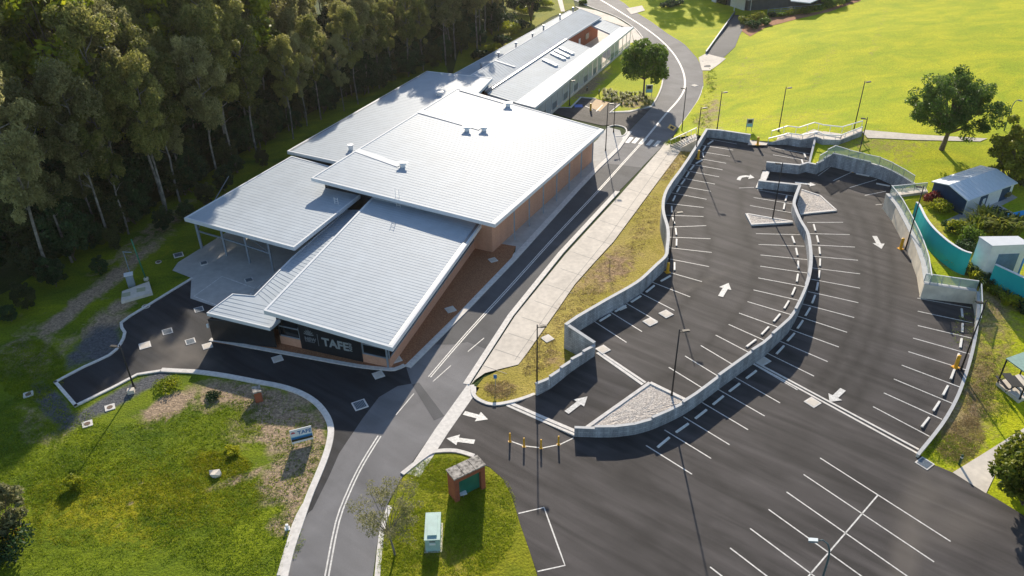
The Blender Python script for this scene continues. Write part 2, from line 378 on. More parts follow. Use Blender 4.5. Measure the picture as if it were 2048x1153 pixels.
def sheet(name, poly, zf, material, step=2.0, lift=0.0, maskf=None, kind='structure'):
    """triangulated surface over a world polygon, z = zf(x,y)+lift; maskf(x,y)->(r,g,b) array"""
    z = zf if callable(zf) else (lambda x, y: zf)
    pb = dens([(p[0], p[1]) for p in poly], step)
    bx = np.array([p[0] for p in pb]); by = np.array([p[1] for p in pb])
    gx, gy = np.meshgrid(np.arange(bx.min(), bx.max(), step), np.arange(by.min(), by.max(), step))
    gx = gx.ravel() + .21 * step * np.sin(gy.ravel() * 3.1); gy = gy.ravel() + .17 * step * np.cos(gx * 2.3)
    ins = inside(gx, gy, bx, by); gx, gy = gx[ins], gy[ins]
    # keep clear of the border
    keep = np.ones(len(gx), bool)
    for i in range(len(bx)):
        keep &= ((gx - bx[i]) ** 2 + (gy - by[i]) ** 2) > (.4 * step) ** 2
    pts = [Vector(p) for p in pb] + [Vector((float(a), float(b))) for a, b in zip(gx[keep], gy[keep])]
    n = len(pb)
    vs, es, fs, _, _, _ = delaunay_2d_cdt(pts, [(i, (i + 1) % n) for i in range(n)], [], 1, 1e-5)
    me = bpy.data.meshes.new(name)
    ff = []
    for f in fs:
        a, b, c = (vs[i] for i in f[:3])
        ff.append(f if (b.x - a.x) * (c.y - a.y) - (b.y - a.y) * (c.x - a.x) > 0 else f[::-1])
    me.from_pydata([(v.x, v.y, z(v.x, v.y) + lift) for v in vs], [], ff)
    me.materials.append(material); me.polygons.foreach_set('use_smooth', [True] * len(ff))
    ca = me.color_attributes.new('mask', 'FLOAT_COLOR', 'POINT')
    if maskf:
        X = np.array([v.x for v in vs]); Y = np.array([v.y for v in vs]); m = maskf(X, Y)
        arr = np.zeros((len(vs), 4)); arr[:, :3] = np.clip(m, 0, 1); arr[:, 3] = 1
    else:
        arr = np.zeros((len(vs), 4)); arr[:, 3] = 1
    ca.data.foreach_set('color', arr.ravel())
    me.update(); o = new_obj(name, me)
    if kind: o['kind'] = kind
    return o
def to_px(X, Y, Z=0.0):
    c = RM.T @ np.array([X, Y, np.full_like(X, Z) - CAMH]); return CX - c[0] / c[2] * FPX, CY + c[1] / c[2] * FPX
def blobs(lst, ch, Z=0.0):
    """mask painter: list of (px,py,rx,ry,rot,strength) in photo pixels -> channel"""
    def f(X, Y):
        u, v = to_px(X, Y, Z); m = np.zeros((len(X), 3))
        for (a, b, rx, ry, rot, s), c in zip(lst, ch):
            ca, sa = math.cos(R(rot)), math.sin(R(rot)); dx, dy = u - a, v - b
            q = ((dx * ca + dy * sa) / rx) ** 2 + ((-dx * sa + dy * ca) / ry) ** 2
            m[:, c] = np.maximum(m[:, c], s * np.exp(-q ** 1.5 * .7))
        return m
    return f
def pxs(pts, zf=0.0): return [(p.x, p.y) for p in (U(a, b, zf) for a, b in pts)]
def offs(line, d):
    """offset a world polyline to its left by d"""
    out = []; n = len(line)
    for i, p in enumerate(line):
        a = Vector(line[max(i - 1, 0)][:2]); b = Vector(line[min(i + 1, n - 1)][:2]); t = (b - a)
        t = t.normalized() if t.length > 1e-9 else Vector((1, 0)); q = (p[0] - t.y * d, p[1] + t.x * d)
        out.append(q)
    return out
def band(mb, line, ztop, zbot, d0, d1, mi=0, top_mi=None, closed=False):
    """solid strip along world polyline between left offsets d0..d1; ztop/zbot numbers or lists"""
    A = offs(line, d0); B = offs(line, d1); n = len(line)
    ZT = list(ztop) if isinstance(ztop, (list, tuple)) else [ztop] * n
    ZB = list(zbot) if isinstance(zbot, (list, tuple)) else [zbot] * n
    if closed: idx = [(i, (i + 1) % n) for i in range(n)]
    else: idx = [(i, i + 1) for i in range(n - 1)]
    u = 0.0; tm = mi if top_mi is None else top_mi
    fl = d1 < d0
    for i, j in idx:
        L = math.hypot(line[j][0] - line[i][0], line[j][1] - line[i][1])
        def F(p, uv, m): mb.face(p if not fl else p[::-1], uv if not fl else uv[::-1], m)
        a0, a1, b0, b1 = A[i], A[j], B[i], B[j]
        F([(a0[0], a0[1], ZB[i]), (a1[0], a1[1], ZB[j]), (a1[0], a1[1], ZT[j]), (a0[0], a0[1], ZT[i])], [(u, ZB[i]), (u + L, ZB[j]), (u + L, ZT[j]), (u, ZT[i])], mi)
        F([(b1[0], b1[1], ZB[j]), (b0[0], b0[1], ZB[i]), (b0[0], b0[1], ZT[i]), (b1[0], b1[1], ZT[j])], [(u + L, ZB[j]), (u, ZB[i]), (u, ZT[i]), (u + L, ZT[j])], mi)
        F([(a0[0], a0[1], ZT[i]), (a1[0], a1[1], ZT[j]), (b1[0], b1[1], ZT[j]), (b0[0], b0[1], ZT[i])], [(u, 0), (u + L, 0), (u + L, .3), (u, .3)], tm)
        u += L
    if not closed:
        for i, k in ((0, 1), (n - 1, 0)):
            q = [(A[i][0], A[i][1], ZB[i]), (A[i][0], A[i][1], ZT[i]), (B[i][0], B[i][1], ZT[i]), (B[i][0], B[i][1], ZB[i])]
            uv = [(0, ZB[i]), (0, ZT[i]), (abs(d1 - d0), ZT[i]), (abs(d1 - d0), ZB[i])]
            if (k == 0) != fl: q = q[::-1]; uv = uv[::-1]
            mb.face(q, uv, mi)
def paint_line(mb, pts, w, zf, lift=.012, mi=0):
    """flat painted strip along world points, draped"""
    z = zf if callable(zf) else (lambda x, y: zf)
    q = [pts[0]]
    for a, b in zip(pts[:-1], pts[1:]):
        k = max(1, int(math.hypot(b[0] - a[0], b[1] - a[1]) / 1.2))
        for j in range(1, k + 1): q.append((a[0] + (b[0] - a[0]) * j / k, a[1] + (b[1] - a[1]) * j / k))
    A = offs(q, w / 2); B = offs(q, -w / 2)
    for i in range(len(q) - 1):
        c = [B[i], B[i + 1], A[i + 1], A[i]]
        mb.face([(p[0], p[1], z(p[0], p[1]) + lift) for p in c], None, mi)
def resample(pts, step):
    """pts list of tuples (x,y,...) -> evenly spaced along its length"""
    cum = [0.0]
    for a, b in zip(pts[:-1], pts[1:]): cum.append(cum[-1] + math.hypot(b[0] - a[0], b[1] - a[1]))
    n = max(1, int(round(cum[-1] / step))); out = []; k = 0
    for j in range(n + 1):
        d = cum[-1] * j / n
        while k < len(cum) - 2 and cum[k + 1] < d: k += 1
        t = (d - cum[k]) / max(1e-9, cum[k + 1] - cum[k]); t = max(0, min(1, t))
        out.append(tuple(x + (y - x) * t for x, y in zip(pts[k], pts[k + 1])))
    return out

# ------------------------------------------------------------------ levels of the two terraces
a0 = P(1080, 842, 0); a1 = P(1242, 738, 1.2)
def zA(x, y):
    d = (a1 - a0); d.z = 0
    t = ((x - a0.x) * d.x + (y - a0.y) * d.y) / d.length_squared
    t = max(0, min(1, t))
    return 1.2 * t + .6 * sm((y - 87) / 24)
s0 = P(1505, 727, 0); s1 = P(1832, 906, 0)
_sd = (s1 - s0).normalized(); _sn = Vector((-_sd.y, _sd.x, 0))
if _sn.y < 0: _sn = -_sn
def zB(x, y):
    s = (x - s0.x) * _sn.x + (y - s0.y) * _sn.y
    return .9 * sm(s / 16.0)
# raised ground east and north of the terraces: linear RBF through levelled points (photo px, py, z)
_ctl = [(1420, 130, 0), (1405, 190, 0), (1350, 262, .0), (1440, 260, 1.2), (1411, 259, 1.8), (1501, 268, 2.0), (1560, 262, 2.2), (1632, 262, 2.9), (1726, 262, 3.6), (1835, 275, 3.6), (1960, 280, 3.6),
        (1637, 330, 2.2), (1667, 306, 2.7), (1725, 323, 2.7), (1779, 340, 2.7), (1826, 367, 2.6), (1860, 385, 2.4), (1800, 395, 2.4), (1853, 460, 2.3), (1862, 560, 2.2), (1960, 590, 1.9), (1962, 660, 1.2), (1945, 720, .7),
        (1915, 800, .3), (1840, 908, .0), (1870, 930, .0), (1972, 985, .0), (2100, 1040, 0), (2050, 700, 1.2), (2050, 560, 2.0), (2050, 400, 2.6), (2100, 850, .4), (2100, 250, 3.8), (2060, 60, 5.0), (1800, 60, 4.0), (1600, 90, 2.5), (1480, 150, 1.0), (1450, 40, .6), (1600, 20, 2.2), (1420, 60, .2), (1700, -60, 4), (2300, 0, 6), (2400, 500, 3), (2400, 900, .6), (1500, -80, 2), (1380, 110, 0), (1365, 90, 0)]
_cp = np.array([[P(a, b, z).x, P(a, b, z).y] for a, b, z in _ctl]); _cz = np.array([c[2] for c in _ctl])
_D = np.sqrt(((_cp[:, None] - _cp[None]) ** 2).sum(2)); _W = np.linalg.solve(np.block([[_D, np.ones((len(_cp), 1))], [np.ones((1, len(_cp))), np.zeros((1, 1))]]), np.append(_cz, 0))
def zE(x, y):
    r = np.sqrt((_cp[:, 0] - x) ** 2 + (_cp[:, 1] - y) ** 2)
    return float(max(0.0, r @ _W[:-1] + _W[-1]))

# ------------------------------------------------------------------ ground
gp = MB()
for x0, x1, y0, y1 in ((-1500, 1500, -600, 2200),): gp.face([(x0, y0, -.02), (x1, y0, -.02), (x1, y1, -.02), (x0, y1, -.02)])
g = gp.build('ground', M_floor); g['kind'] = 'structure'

# driveway kerb line (grass side south), building kerb line, road edges, all in photo pixels
KS = [(320, 745), (353, 747), (393, 749), (450, 757), (512, 769), (555, 777), (595, 790), (625, 808), (645, 831), (655, 855), (654, 881), (645, 914), (629, 954), (612, 994), (592, 1051), (575, 1100), (562, 1152), (545, 1240)]
KW = [(383, 557), (290, 614), (240, 647), (247, 667), (238, 690), (217, 711), (167, 734), (107, 766), (150, 816), (233, 775), (276, 752), (320, 745)]
KB = [(418, 683), (512, 700), (612, 718), (712, 736), (765, 742), (790, 743), (812, 734), (918, 629), (1024, 519), (1147, 384), (1190, 339), (1233, 298), (1257, 264), (1303, 216)]
RL = [(1303, 216), (1317, 193), (1326, 167), (1326, 140), (1312, 112), (1291, 83), (1270, 57), (1231, 33), (1190, 18), (1147, 0), (1090, -20)]
RR = [(1170, -25), (1237, 0), (1264, 20), (1301, 43), (1334, 67), (1370, 90), (1394, 117), (1405, 143), (1407, 173), (1397, 200), (1377, 230), (1357, 257), (1341, 280), (1322, 296), (1237, 384), (1124, 507), (1024, 632), (935, 770), (870, 860), (808, 950), (775, 1010), (758, 1068), (746, 1153), (736, 1240)]
wKS = smooth_line(pxs(KS), 3); wRR = smooth_line(pxs(RR), 3); wRL = smooth_line(pxs(RL), 4)
wKB = pxs(KB)
# sheets: road
road = pxs(KB[6:]) + wRL + wRR + pxs([(545, 1240)]) + wKS[::-1][:30] + pxs([(640, 800)])
dd = pxs([(383, 557), (381, 598), (437, 614), (470, 640), (560, 680), (700, 700)] + [(812, 734)] + [(823, 768), (795, 773), (758, 795), (725, 838), (698, 878), (678, 908), (658, 954), (612, 1051)][0:])
drive_poly = pxs([(383, 557), (381, 598), (440, 618), (430, 670), (520, 690), (700, 722), (790, 735), (812, 734), (823, 768), (795, 773), (758, 795), (725, 838), (698, 878), (678, 908), (658, 954), (625, 1020), (600, 1040)]) + [p for p in wKS[::-1] if p[1] > P(600, 1040).y] + pxs(KW[::-1][1:-1])
def m_drive(X, Y):
    f = blobs([(640, 690, 10, 10, 0, 0), (365, 700, 60, 22, 30, .55), (330, 735, 40, 16, -20, .5)], [0, 1, 1])  # pale blobs put the driveway's sunlit patches into its colour
    return f(X, Y)
road_poly = pxs([(812, 734), (918, 629), (1024, 519), (1147, 384), (1190, 339), (1233, 298), (1257, 264), (1303, 216)]) + wRL + wRR + pxs([(545, 1240), (562, 1152), (592, 1051), (612, 1035), (658, 954), (678, 908), (698, 878), (725, 838), (758, 795), (795, 773), (823, 768)])
def m_road(X, Y):
    return blobs([(1060, 560, 300, 6, -50, .4), (700, 1020, 14, 200, 18, .35), (610, 1090, 8, 120, 18, .3), (1310, 180, 20, 80, 10, .3)], [0, 0, 0, 0])(X, Y)
sheet('road', road_poly, 0.0, M_road, 1.6, .02, m_road)
sheet('driveway', drive_poly, 0.0, M_dark, 1.5, .024, m_drive)
mid_poly = pxs([(812, 734), (918, 629), (1024, 519), (1147, 384), (1190, 339), (1222, 310), (1290, 322), (1237, 384), (1124, 507), (1024, 632), (962, 722), (905, 735), (880, 745), (862, 752), (905, 672), (918, 660), (866, 730), (830, 762)])
sheet('road_resurfaced', pxs([(816, 735), (918, 633), (1024, 523), (1147, 388), (1192, 341), (1218, 328), (1284, 336), (1237, 384), (1124, 507), (1024, 632), (975, 700), (935, 685), (905, 690), (870, 690)]), 0.0, M_mid, 1.6, .026)
sheet('road_patch', pxs([(824, 770), (838, 766), (889, 833), (868, 842)]), 0.0, M_mid, 1.6, .030)
0 and sheet('road_patch', pxs([(905, 735), (936, 705), (975, 700), (920, 790), (897, 812), (884, 825), (905, 780)]), 0.0, M_mid, 1.6, .028)

Z2 = lambda X, Y, k, s: [((a / k + X, b / k + Y), (c / k + X, d / k + Y)) for (a, b, c, d) in s]
A_left = Z2(1300, 240, 4.27, [(505, 165, 740, 207), (420, 215, 710, 260), (390, 265, 685, 313), (410, 330, 650, 372), (320, 375, 620, 428), (275, 430, 590, 488), (240, 492, 555, 550), (195, 555, 520, 612), (160, 620, 483, 680), (118, 712, 458, 750), (118, 815, 457, 827), (150, 918, 480, 905), (155, 1003, 517, 1017), (150, 1092, 527, 1134)]) + \
    Z2(1024, 384, 3.002, [(925, 400, 1183, 450), (935, 482, 1140, 540), (820, 535, 1070, 632), (745, 595, 975, 713), (655, 652, 875, 780), (562, 705, 780, 840), (468, 762, 687, 905)])
A_right = Z2(1300, 240, 4.27, [(915, 598, 1235, 655), (885, 665, 1220, 720), (855, 733, 1210, 795)])
A_right2 = [((1512, 468), (1600, 470)), ((1517, 489.6), (1609, 493)), ((1521, 510.6), (1615, 520)), ((1520.5, 533), (1616, 547)), ((1516.5, 556.5), (1612, 574.5)), ((1507, 580.5), (1600, 602))] + \
    Z2(1240, 600, 3.8425, [(980, 15, 1315, 115), (915, 103, 1225, 215), (835, 190, 1125, 320), (735, 272, 1003, 412), (620, 352, 882, 508), (500, 433, 765, 595), (375, 520, 648, 688)])
A_top = Z2(1300, 240, 4.27, [(1070, 245, 1365, 292), (1050, 300, 1345, 350)])
B_left = Z2(1536, 384, 3.002, [(235, 185, 450, 184), (250, 252, 490, 258), (265, 320, 522, 333), (270, 388, 540, 412), (265, 458, 553, 494), (255, 525, 553, 580), (240, 600, 542, 667), (210, 675, 517, 756), (170, 745, 475, 845), (120, 822, 425, 933), (60, 893, 358, 1021), (-5, 970, 276, 1108)])
C_top = [((1504, 728), (1595, 781)), ((1469, 755), (1560, 807)), ((1436, 779.7), (1529, 833)), ((1404, 806), (1496, 860.6)), ((1367, 834.6), (1459, 890.6)), ((1329, 861), (1422, 918)), ((1292, 892), (1384, 949.6))]
B_ne = Z2(1480, 240, 3.8425, [(600, 432, 712, 350), (715, 470, 870, 398), (843, 522, 1052, 460), (958, 583, 1122, 550), (1042, 655, 1105, 648)])
B_se = Z2(1760, 560, 2.882, [(215, 107, 525, 163), (217, 182, 535, 250), (218, 265, 530, 338), (190, 337, 520, 430), (163, 415, 497, 521), (125, 493, 462, 620), (80, 573, 415, 713), (22, 653, 358, 806)]) + [((1767.5, 786) if False else (1746, 814), (1859, 873.6))]
Cgrid = [((1640, 917), (1901, 1084)), ((1607, 950), (1868, 1125)), ((1573, 985), (1835, 1168)), ((1537, 1020), (1800, 1209)), ((1500, 1058), (1765, 1255)), ((1460, 1097), (1725, 1300)), ((1420, 1135), (1690, 1345)), ((1755, 992), (1500, 1290))]
def bay_spots(segs_lists, zf, seed, n_extra=0, box=None):
    rg = np.random.RandomState(seed); S = []
    for segs in segs_lists:
        for (a_, b_), (c_, d_) in zip(segs[:-1], segs[1:]):
            for _ in range(rg.randint(0, 3)):
                f = rg.uniform(.25, .7); p = U(*[(a_[k] + (b_[k] - a_[k]) * f + c_[k] + (d_[k] - c_[k]) * f) / 2 for k in (0, 1)], zf); S.append((p.x + rg.uniform(-.4, .4), p.y + rg.uniform(-.4, .4), rg.uniform(.25, .6), rg.uniform(.3, .9)))
    return S
def add_spots(m, X, Y, S, ch=0):
    for x, y, r, k in S: m[:, ch] = np.maximum(m[:, ch], k * np.exp(-((X - x) ** 2 + (Y - y) ** 2) / r ** 2))
    return m

# terraces and lower car park
W2top = [(1149, 857, 1.0), (1205, 858, 1.05), (1242, 855, 1.12), (1290, 845, 1.22), (1340, 823, 1.34), (1377, 802, 1.44), (1409, 778, 1.54), (1444, 750, 1.64), (1472, 729, 1.72), (1503, 705, 1.82), (1529, 687, 1.92), (1556, 662, 2.0), (1581, 639, 2.1), (1599, 610, 2.2), (1616, 570, 2.3), (1622.6, 544, 2.35), (1625, 517, 2.4), (1623, 490, 2.45), (1617.6, 464, 2.45), (1604, 441, 2.45), (1594, 418, 2.45), (1591, 402, 2.45), (1602, 371, 2.45)]
def wtop(L): return [(P(a, b, z).x, P(a, b, z).y, z) for a, b, z in L]
w2 = smooth_line(wtop(W2top), 3)
W1top = [(1129, 648, 3.0), (1152, 632, 3.0), (1207, 600, 3.0), (1254, 574, 3.0), (1280, 557, 3.0), (1310, 529, 2.95), (1329, 511, 2.9), (1332, 494, 2.9), (1334, 471, 2.9), (1332, 451, 2.9), (1325, 427, 2.9), (1324, 404, 2.9), (1330, 382, 2.9), (1342, 362, 2.9), (1358, 341, 2.95), (1376, 315, 3.0), (1392, 290, 3.05), (1411, 259, 3.1)]
w1 = wtop(W1top[:4]) + smooth_line(wtop(W1top[3:14]), 3)[1:] + wtop(W1top[14:])
ramptop = wtop([(1187, 689, 2.4), (1141, 720, 2.0), (1093, 759, 1.55), (1071, 770, 1.35)])
Acorner = wtop([(1129, 648, 3.0), (1187, 689, 2.4)])
w4 = wtop([(1411, 259, 3.1), (1440, 261, 3.1), (1501, 270, 3.1)])
w7 = wtop([(1632, 264, 3.6), (1617, 326, 2.3)])
w6 = wtop([(1533, 324.6, 2.25), (1600, 331, 2.25), (1615, 326, 2.3), (1636, 330, 2.35), (1667, 306, 2.9), (1696, 315.5, 2.85), (1725, 323, 2.8), (1756, 330, 2.75), (1779, 340, 2.7), (1803, 353, 2.7), (1826, 367.5, 2.7)])
w5 = wtop([(1517, 362, 2.45), (1602, 371, 2.45)])
w3 = wtop([(1772, 387, 3.0), (1791.6, 412, 3.0), (1812, 450, 2.95), (1829, 486, 2.9), (1842.6, 525, 2.8), (1849, 568, 2.7)])
w3b = wtop([(1849, 568, 2.7), (1954, 583, 2.5)])
w3c = wtop([(1954, 583, 2.5), (1955, 610, 2.0), (1953, 640, 1.6), (1948, 675, 1.25), (1939, 715, .95), (1925, 760, .75), (1909, 800, .6), (1881, 848, .45), (1833, 908, .35)])
w3c = w3c[:1] + smooth_line(w3c, 3)[1:]
xy = lambda L: [(p[0], p[1]) for p in L]
up = lambda a, b, zf: tuple(U(a, b, zf)[:2])
# C: lower car park and entry
C_poly = pxs([(935, 772), (945, 790), (952, 802), (985, 813), (1012, 813), (1148, 872)]) + xy(w2[:25]) + pxs([(1500, 722), (1832, 906), (1869, 931), (1906, 946), (1972, 986), (2009, 1008), (2046, 1031), (2150, 1090), (2300, 1180), (2300, 1400), (1100, 1400), (1090, 1260), (1074, 1148), (1060, 1105), (1041, 1051), (1024, 994), (1005, 958), (979, 935), (949, 924), (945, 915), (912, 906), (880, 906), (858, 912), (818, 952), (808, 950), (870, 860)])
SP_C = bay_spots([C_top, Cgrid[:7]], 0.0, 3) + [(P(a_, b_).x, P(a_, b_).y, r_, k_) for a_, b_, r_, k_ in ((1250, 960, .5, .6), (1320, 1010, .4, .5), (1480, 930, .7, .5), (1700, 960, .9, .5), (1180, 1020, .5, .5), (1290, 1080, 1.0, .5), (1560, 950, .8, .4))]
def m_C(X, Y):
    L = [(1500, 1010, 420, 10, 33, .5), (1400, 1040, 300, 8, 38, .5), (1650, 940, 200, 26, 25, .45), (1290, 960, 110, 9, 30, .6), (1820, 1080, 28, 140, 12, .35), (1845, 1000, 60, 24, -30, .3), (1230, 1040, 120, 8, 40, .4), (1900, 1050, 60, 40, 0, .25), (1750, 905, 90, 16, 24, .5), (1560, 900, 160, 14, 30, .45), (1300, 1100, 200, 8, 38, .4)]
    return add_spots(blobs(L, [0, 0, 0, 0, 1, 1, 0, 1, 0, 0, 0])(X, Y), X, Y, SP_C)
sheet('lower_car_park', C_poly, 0.0, M_lot, .9, .03, m_C)
# A: upper terrace
A_poly = [up(1012, 813, 0), up(1148, 872, 0)] + offs(xy(w2), .1) + [up(1517, 376, zA), up(1524, 341, zA), up(1532, 341, zA)] + [w6[0][:2], w6[1][:2], w6[2][:2], w7[1][:2], w7[0][:2]] + \
    [up(1576, 281, zA), up(1536, 290, zA)] + xy(w4)[::-1] + xy(w1)[::-1][1:] + [Acorner[1][:2]] + xy(ramptop)[1:]
def tracks(pl, w, Z):
    """mask: soft dark bands along photo polylines"""
    W = [xy(smooth_line(pxs(p, Z), 4)) for p in pl]
    def f(X, Y):
        m = np.zeros((len(X), 3)); best = np.full(len(X), 1e9)
        for L in W:
            for a, b in zip(L[:-1], L[1:]):
                dx, dy = b[0] - a[0], b[1] - a[1]; t = np.clip(((X - a[0]) * dx + (Y - a[1]) * dy) / (dx * dx + dy * dy + 1e-9), 0, 1)
                best = np.minimum(best, np.hypot(X - a[0] - t * dx, Y - a[1] - t * dy))
        m[:, 0] = .8 * np.exp(-(best / w) ** 2); return m
    return f
tA = tracks([[(1240, 660), (1330, 640), (1400, 560), (1420, 480), (1400, 400), (1430, 330), (1480, 300)], [(1260, 790), (1380, 720), (1470, 630), (1510, 560), (1495, 470), (1480, 400), (1500, 340)]], .45, 1.4)
tB = tracks([[(1560, 350), (1660, 370), (1720, 430), (1745, 520), (1748, 640), (1700, 740), (1640, 800)], [(1640, 370), (1690, 420), (1716, 520), (1712, 620), (1670, 720), (1590, 790)], [(1760, 440), (1782, 520), (1780, 620), (1765, 700), (1690, 830)]], .5, .8)
SP_A = bay_spots([A_left, A_right2, A_right], zA, 4)
SP_B = bay_spots([B_left, B_se, B_ne], zB, 5)
def m_B(X, Y): return add_spots(tB(X, Y), X, Y, SP_B)
def m_A(X, Y):
    m = tA(X, Y); m2 = blobs([(1490, 505, 30, 14, 0, .5), (1350, 590, 130, 5, -25, .2), (1200, 660, 60, 12, -30, .5)], [0, 1, 0], 1.3)(X, Y)
    return add_spots(np.maximum(m, m2), X, Y, SP_A)
sheet('upper_car_park', A_poly, zA, M_lot, .7, .0, m_A)
# B: middle terrace
B_poly = [up(1505, 727, 0)] + xy(w2)[25:] + [w5[0][:2], up(1512, 372, 1.3), up(1526, 345, 1.3), w6[0][:2]] + xy(w6) + [up(1830, 385, 2.0), w3[0][:2]] + xy(w3) + xy(w3b)[1:] + xy(w3c)[1:-1] + [up(1832, 906, 0)]
sheet('middle_car_park', B_poly, zB, M_lot, .7, .006, m_B)

# raised lawn, east and north
E_poly = offs(xy(w3c), 0)[::-1] + [w3b[0][:2]] + xy(w3)[::-1] + xy(w6)[::-1][:8] + [w7[1][:2], w7[0][:2]] + [P(1545, 276, 2.8)[:2], P(1501, 268, 3.0)[:2], P(1440, 259, 3.0)[:2], P(1411, 257, 3.0)[:2]] + \
    pxs([(1392, 288)]) + pxs([(1345, 287), (1357, 257), (1377, 230), (1397, 200), (1407, 173), (1405, 143), (1394, 117), (1370, 90), (1334, 67), (1301, 43), (1264, 20), (1237, 0), (1170, -25)]) + \
    pxs([(1400, -150), (2300, -150)], 4.0) + pxs([(2700, 200), (2700, 800)], 2.0) + pxs([(2300, 1180), (2150, 1090), (2046, 1031), (2009, 1008), (1972, 986), (1906, 946), (1869, 931), (1840, 912)])
E_poly = [tuple(p) for p in E_poly]
def m_E(X, Y):
    L = [(1990, 620, 40, 60, 0, .55), (1905, 540, 14, 60, -35, .75), (1960, 780, 34, 90, 15, .62), (1930, 860, 50, 30, 0, .45), (1900, 900, 20, 20, 0, .4),
         (1745, 110, 9, 120, 18, .42), (1560, 240, 180, 16, 3, .35), (1420, 215, 26, 50, 20, .6), (1690, 300, 60, 16, 5, .5), (1790, 320, 60, 20, 30, .45), (1850, 300, 40, 16, 0, .3), (1425, 245, 24, 24, 0, .5),
         (1500, 140, 50, 60, 30, .32), (1620, 230, 60, 10, 0, .3), (1860, 400, 20, 30, 0, .3), (1410, 130, 12, 60, -35, .5), (1640, 150, 12, 110, 30, .38), (2010, 700, 30, 30, 0, .2), (1365, 270, 18, 20, 0, .6), (1960, 700, 90, 260, 12, .62), (1930, 850, 60, 60, -30, .62), (1740, 300, 130, 24, 6, .5), (1870, 470, 30, 60, -30, .5), (1920, 800, 26, 70, 20, .6)]
    ch = [0, 0, 0, 1, 0, 1, 1, 0, 1, 1, 0, 0, 1, 1, 1, 1, 1, 1, 0, 1, 1, 1, 1, 0]
    return blobs(L, ch, 2.0)(X, Y)
sheet('lawn', E_poly, zE, M_lawn, 1.6, .0, m_E)

# dry grass strip west of the upper terrace
ST = [(1384, 292), (1361, 304), (1300, 388), (1227, 487), (1190, 527), (1150, 572), (1120, 616), (1057, 706), (1037, 731), (1000, 741), (968, 756), (952, 776), (953, 795), (985, 808), (1040, 800), (1071, 788)]
S_poly = pxs(ST, .02) + xy(ramptop)[::-1] + [Acorner[0][:2]] + offs(xy(w1), -.1)[1:]
def zS(x, y): return .05
def m_S(X, Y):
    return blobs([(1225, 540, 70, 40, -40, .6), (1170, 560, 50, 26, -40, .5), (1110, 720, 30, 30, 0, .5), (1345, 330, 14, 60, 40, .5), (1000, 780, 40, 20, 0, .55), (1280, 470, 22, 40, 20, .35)], [0, 1, 1, 1, 1, 1])(X, Y)
sheet('dry_grass_strip', S_poly, zS, M_strip, .8, .0, m_S)
# footpath
path_poly = pxs([(1330, 287), (1361, 296), (1361, 304), (1300, 386), (1227, 485), (1190, 525), (1150, 570), (1120, 614), (1057, 704), (1037, 731), (1000, 740), (970, 748), (950, 762), (941, 772), (1030, 634), (1131, 510), (1243, 388), (1322, 298)])
sheet('footpath', path_poly, .0, M_conc, 1.5, .10)
def joints(name, segs, zf, w=.05, lift=.106, material=None):
    mb = MB()
    for s in segs: paint_line(mb, pxs(s, zf), w, zf, lift)
    o = mb.build(name, material or M_cope); o['kind'] = 'structure'; return o
M_joint = mat('concrete_joint', (.33, .31, .28), .9, var=.1)
js = []
for t in np.linspace(.03, .97, 14):
    ax, ay = 1318 + (955 - 1318) * t, 302 + (748 - 302) * t
    js.append([(ax - 2, ay - 2), (ax + 48, ay + 15)])
joints('footpath_joints', js, 0, .06, .106, M_joint)
joints('footpath_joints', [[(1345, 296), (1215, 478), (1110, 607), (1030, 722)]], 0, .05, .106, M_joint)
# left verge: big dense grass with bare patches
V_poly = pxs([(-260, 640), (-60, 620), (30, 575), (112, 520), (200, 465), (285, 420), (365, 380), (450, 325), (555, 265), (645, 212), (710, 185), (785, 150), (829, 135), (887, 116), (900, 160), (860, 200), (640, 420), (420, 500), (384, 556)] + KW[1:]) + wKS[1:] + pxs([(520, 1400), (-500, 1400), (-600, 900)])
def m_V(X, Y):
    L = [(215, 640, 70, 26, -40, .75, 0), (170, 700, 60, 22, -40, .75, 2), (120, 700, 60, 22, -40, .5, 0), (205, 690, 50, 40, -40, .8, 2), (230, 800, 150, 14, -28, .95, 2), (105, 810, 60, 24, 50, .95, 2), (335, 815, 62, 22, -25, .95, 0), (285, 772, 75, 10, -28, .95, 2),
         (500, 795, 120, 28, 8, .85, 0), (560, 850, 80, 60, 40, .85, 0), (600, 890, 36, 80, 15, .9, 0), (560, 960, 45, 60, 30, .8, 0), (600, 960, 20, 100, 18, .95, 0), (560, 1050, 30, 26, 0, .8, 0), (480, 870, 50, 40, 20, .5, 0), (420, 800, 60, 26, 0, .6, 0),
         (200, 575, 170, 16, -38, .8, 0), (120, 640, 70, 16, -35, .8, 0), (60, 700, 90, 60, -30, .45, 0), (300, 470, 160, 22, -38, .5, 0), (90, 850, 70, 60, 20, .4, 0), (420, 920, 60, 30, 0, .45, 1), (230, 1010, 180, 50, -10, .62, 1), (360, 990, 120, 50, 0, .55, 1), (260, 1070, 120, 30, 10, .5, 1), (470, 960, 70, 9, -20, .85, 0),
         (330, 500, 60, 16, -40, .35, 1), (640, 860, 16, 60, 0, .8, 0), (600, 790, 30, 18, 30, .8, 0), (255, 1010, 5, 110, 28, .8, 0), (90, 740, 60, 20, -20, .4, 0)]
    return blobs([l[:6] for l in L], [l[6] for l in L])(X, Y)
sheet('verge', V_poly, 0.0, M_grass, .7, .0, m_V)
